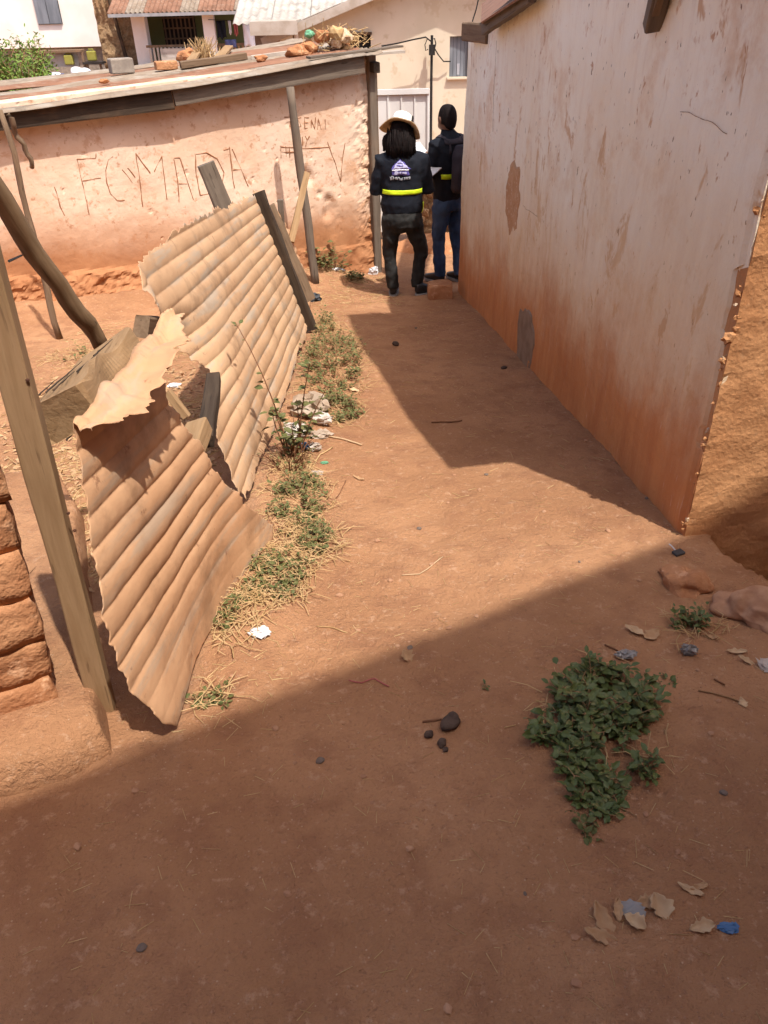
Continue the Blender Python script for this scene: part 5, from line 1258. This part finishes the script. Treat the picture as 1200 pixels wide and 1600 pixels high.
o = solidify(MB().grid(6, 6, lambda u, v: on((V(-1.603,3.004,-0.345).x + (u - .5) * .2, V(-1.603,3.004,-0.345).y + (v - .5) * .22), .03 + .02 * math.sin(u * 4))).build('card_piece', 'plastic_grey', None, True), .002); tag(o, 'pale grey card piece behind the near post', 'card')
crumple('rubble_scrap', 'pale broken lump beside the mud footing behind the post', 'rubble', V(-1.270,2.380,-0.274), .05, .05, .03, 23, 'chunk')
crumple('paper_scrap', 'small white scrap in the gap between the sheets', 'paper', V(-1.396,4.808,-0.553), .04, .03, .012, 24, 'paper')
PT = thing('plastic_tag', 'dark plastic tag with a white stalk near the whitewashed corner', 'tag', on(V(1.183,2.466,-0.284)))
q = on(V(1.179,2.456,-0.282), .008); bevel(MB().box((0, 0, 0), .045, .03, .012).build('plate', 'plastic_black', PT, False, Matrix.Translation(q) @ Matrix.Rotation(.4, 4, 'Z')), .003)
MB().tube([q + V(-.01, .012, .004), q + V(-.02, .03, .012), q + V(-.022, .05, .006)], .003, 6).build('stalk', 'paper', PT)
# loose straw, chaff and grit nobody could count
g = random.Random(77); m1 = MB(); m2 = MB()
def bits(x0, x1, y0, y1, n, straw, sz):
    for i in range(n):
        x = g.uniform(x0, x1); y = g.uniform(y0, y1); p = on((x, y), .001)
        if g.random() < straw:
            a = g.uniform(0, 6.28); L = g.uniform(.008, .05) * sz; e = on((x + math.cos(a) * L, y + math.sin(a) * L), .003)
            m1.tube([p, e], [.0011 * sz, .0008 * sz], 3, cap=False)
        else:
            r = g.uniform(.0012, .004) * sz; k = len(m2.v)
            vs = [p + Vector((g.uniform(.6, 1.3) * r * dx, g.uniform(.6, 1.3) * r * dy, g.uniform(.5, 1) * r * dz)) for dx, dy, dz in ((1, 0, 0), (-1, 0, 0), (0, 1, 0), (0, -1, 0), (0, 0, 1))]
            m2.add(vs, [(0, 2, 4), (2, 1, 4), (1, 3, 4), (3, 0, 4)])
for i in range(260):
    x = g.uniform(-.7, 1.4); y = g.uniform(.7, 7.5); r_ = .003 + .007 * g.random() ** 3
    m2.lump(on((x, y), r_ * .2), r_ * 1.3, r_, r_ * .6, i, .5, 1)
bits(-.8, 1.5, .6, 3, 5200, .12, 1); bits(-.7, 1.2, 3, 8, 2600, .2, 1.5); bits(-.75, -.3, 1.5, 7.5, 1500, .6, 1.3)
bits(-2.6, -.75, 2.3, 6.8, 4200, .65, 2.0); bits(-1.9, -.9, 2.3, 4.6, 3000, .8, 2.2); bits(-1.0, .2, 7.2, 8.6, 900, .6, 2.4)
tag(m1.build('straw_litter', 'straw'), 'loose straw and chaff scattered over the dirt', 'straw', None, 'stuff')
tag(m2.build('grit', 'pebble'), 'fine grit scattered over the dirt', 'grit', None, 'stuff')
# leaf litter and chips in the yard behind the fence
g = random.Random(31); m3 = MB()
for i in range(1500):
    x = g.uniform(-2.3, -.85); y = g.uniform(2.2, 5.2)
    leaf(m3, on((x, y), .005), Vector((g.gauss(0, 1), g.gauss(0, 1), g.gauss(0, .25))), Vector((g.gauss(0, .3), g.gauss(0, .3), 1)), g.uniform(.02, .07), g.uniform(.012, .03))
tag(m3.build('leaf_litter', 'dryleaf'), 'dry leaf litter in the yard behind the fence', 'leaf litter', None, 'stuff')
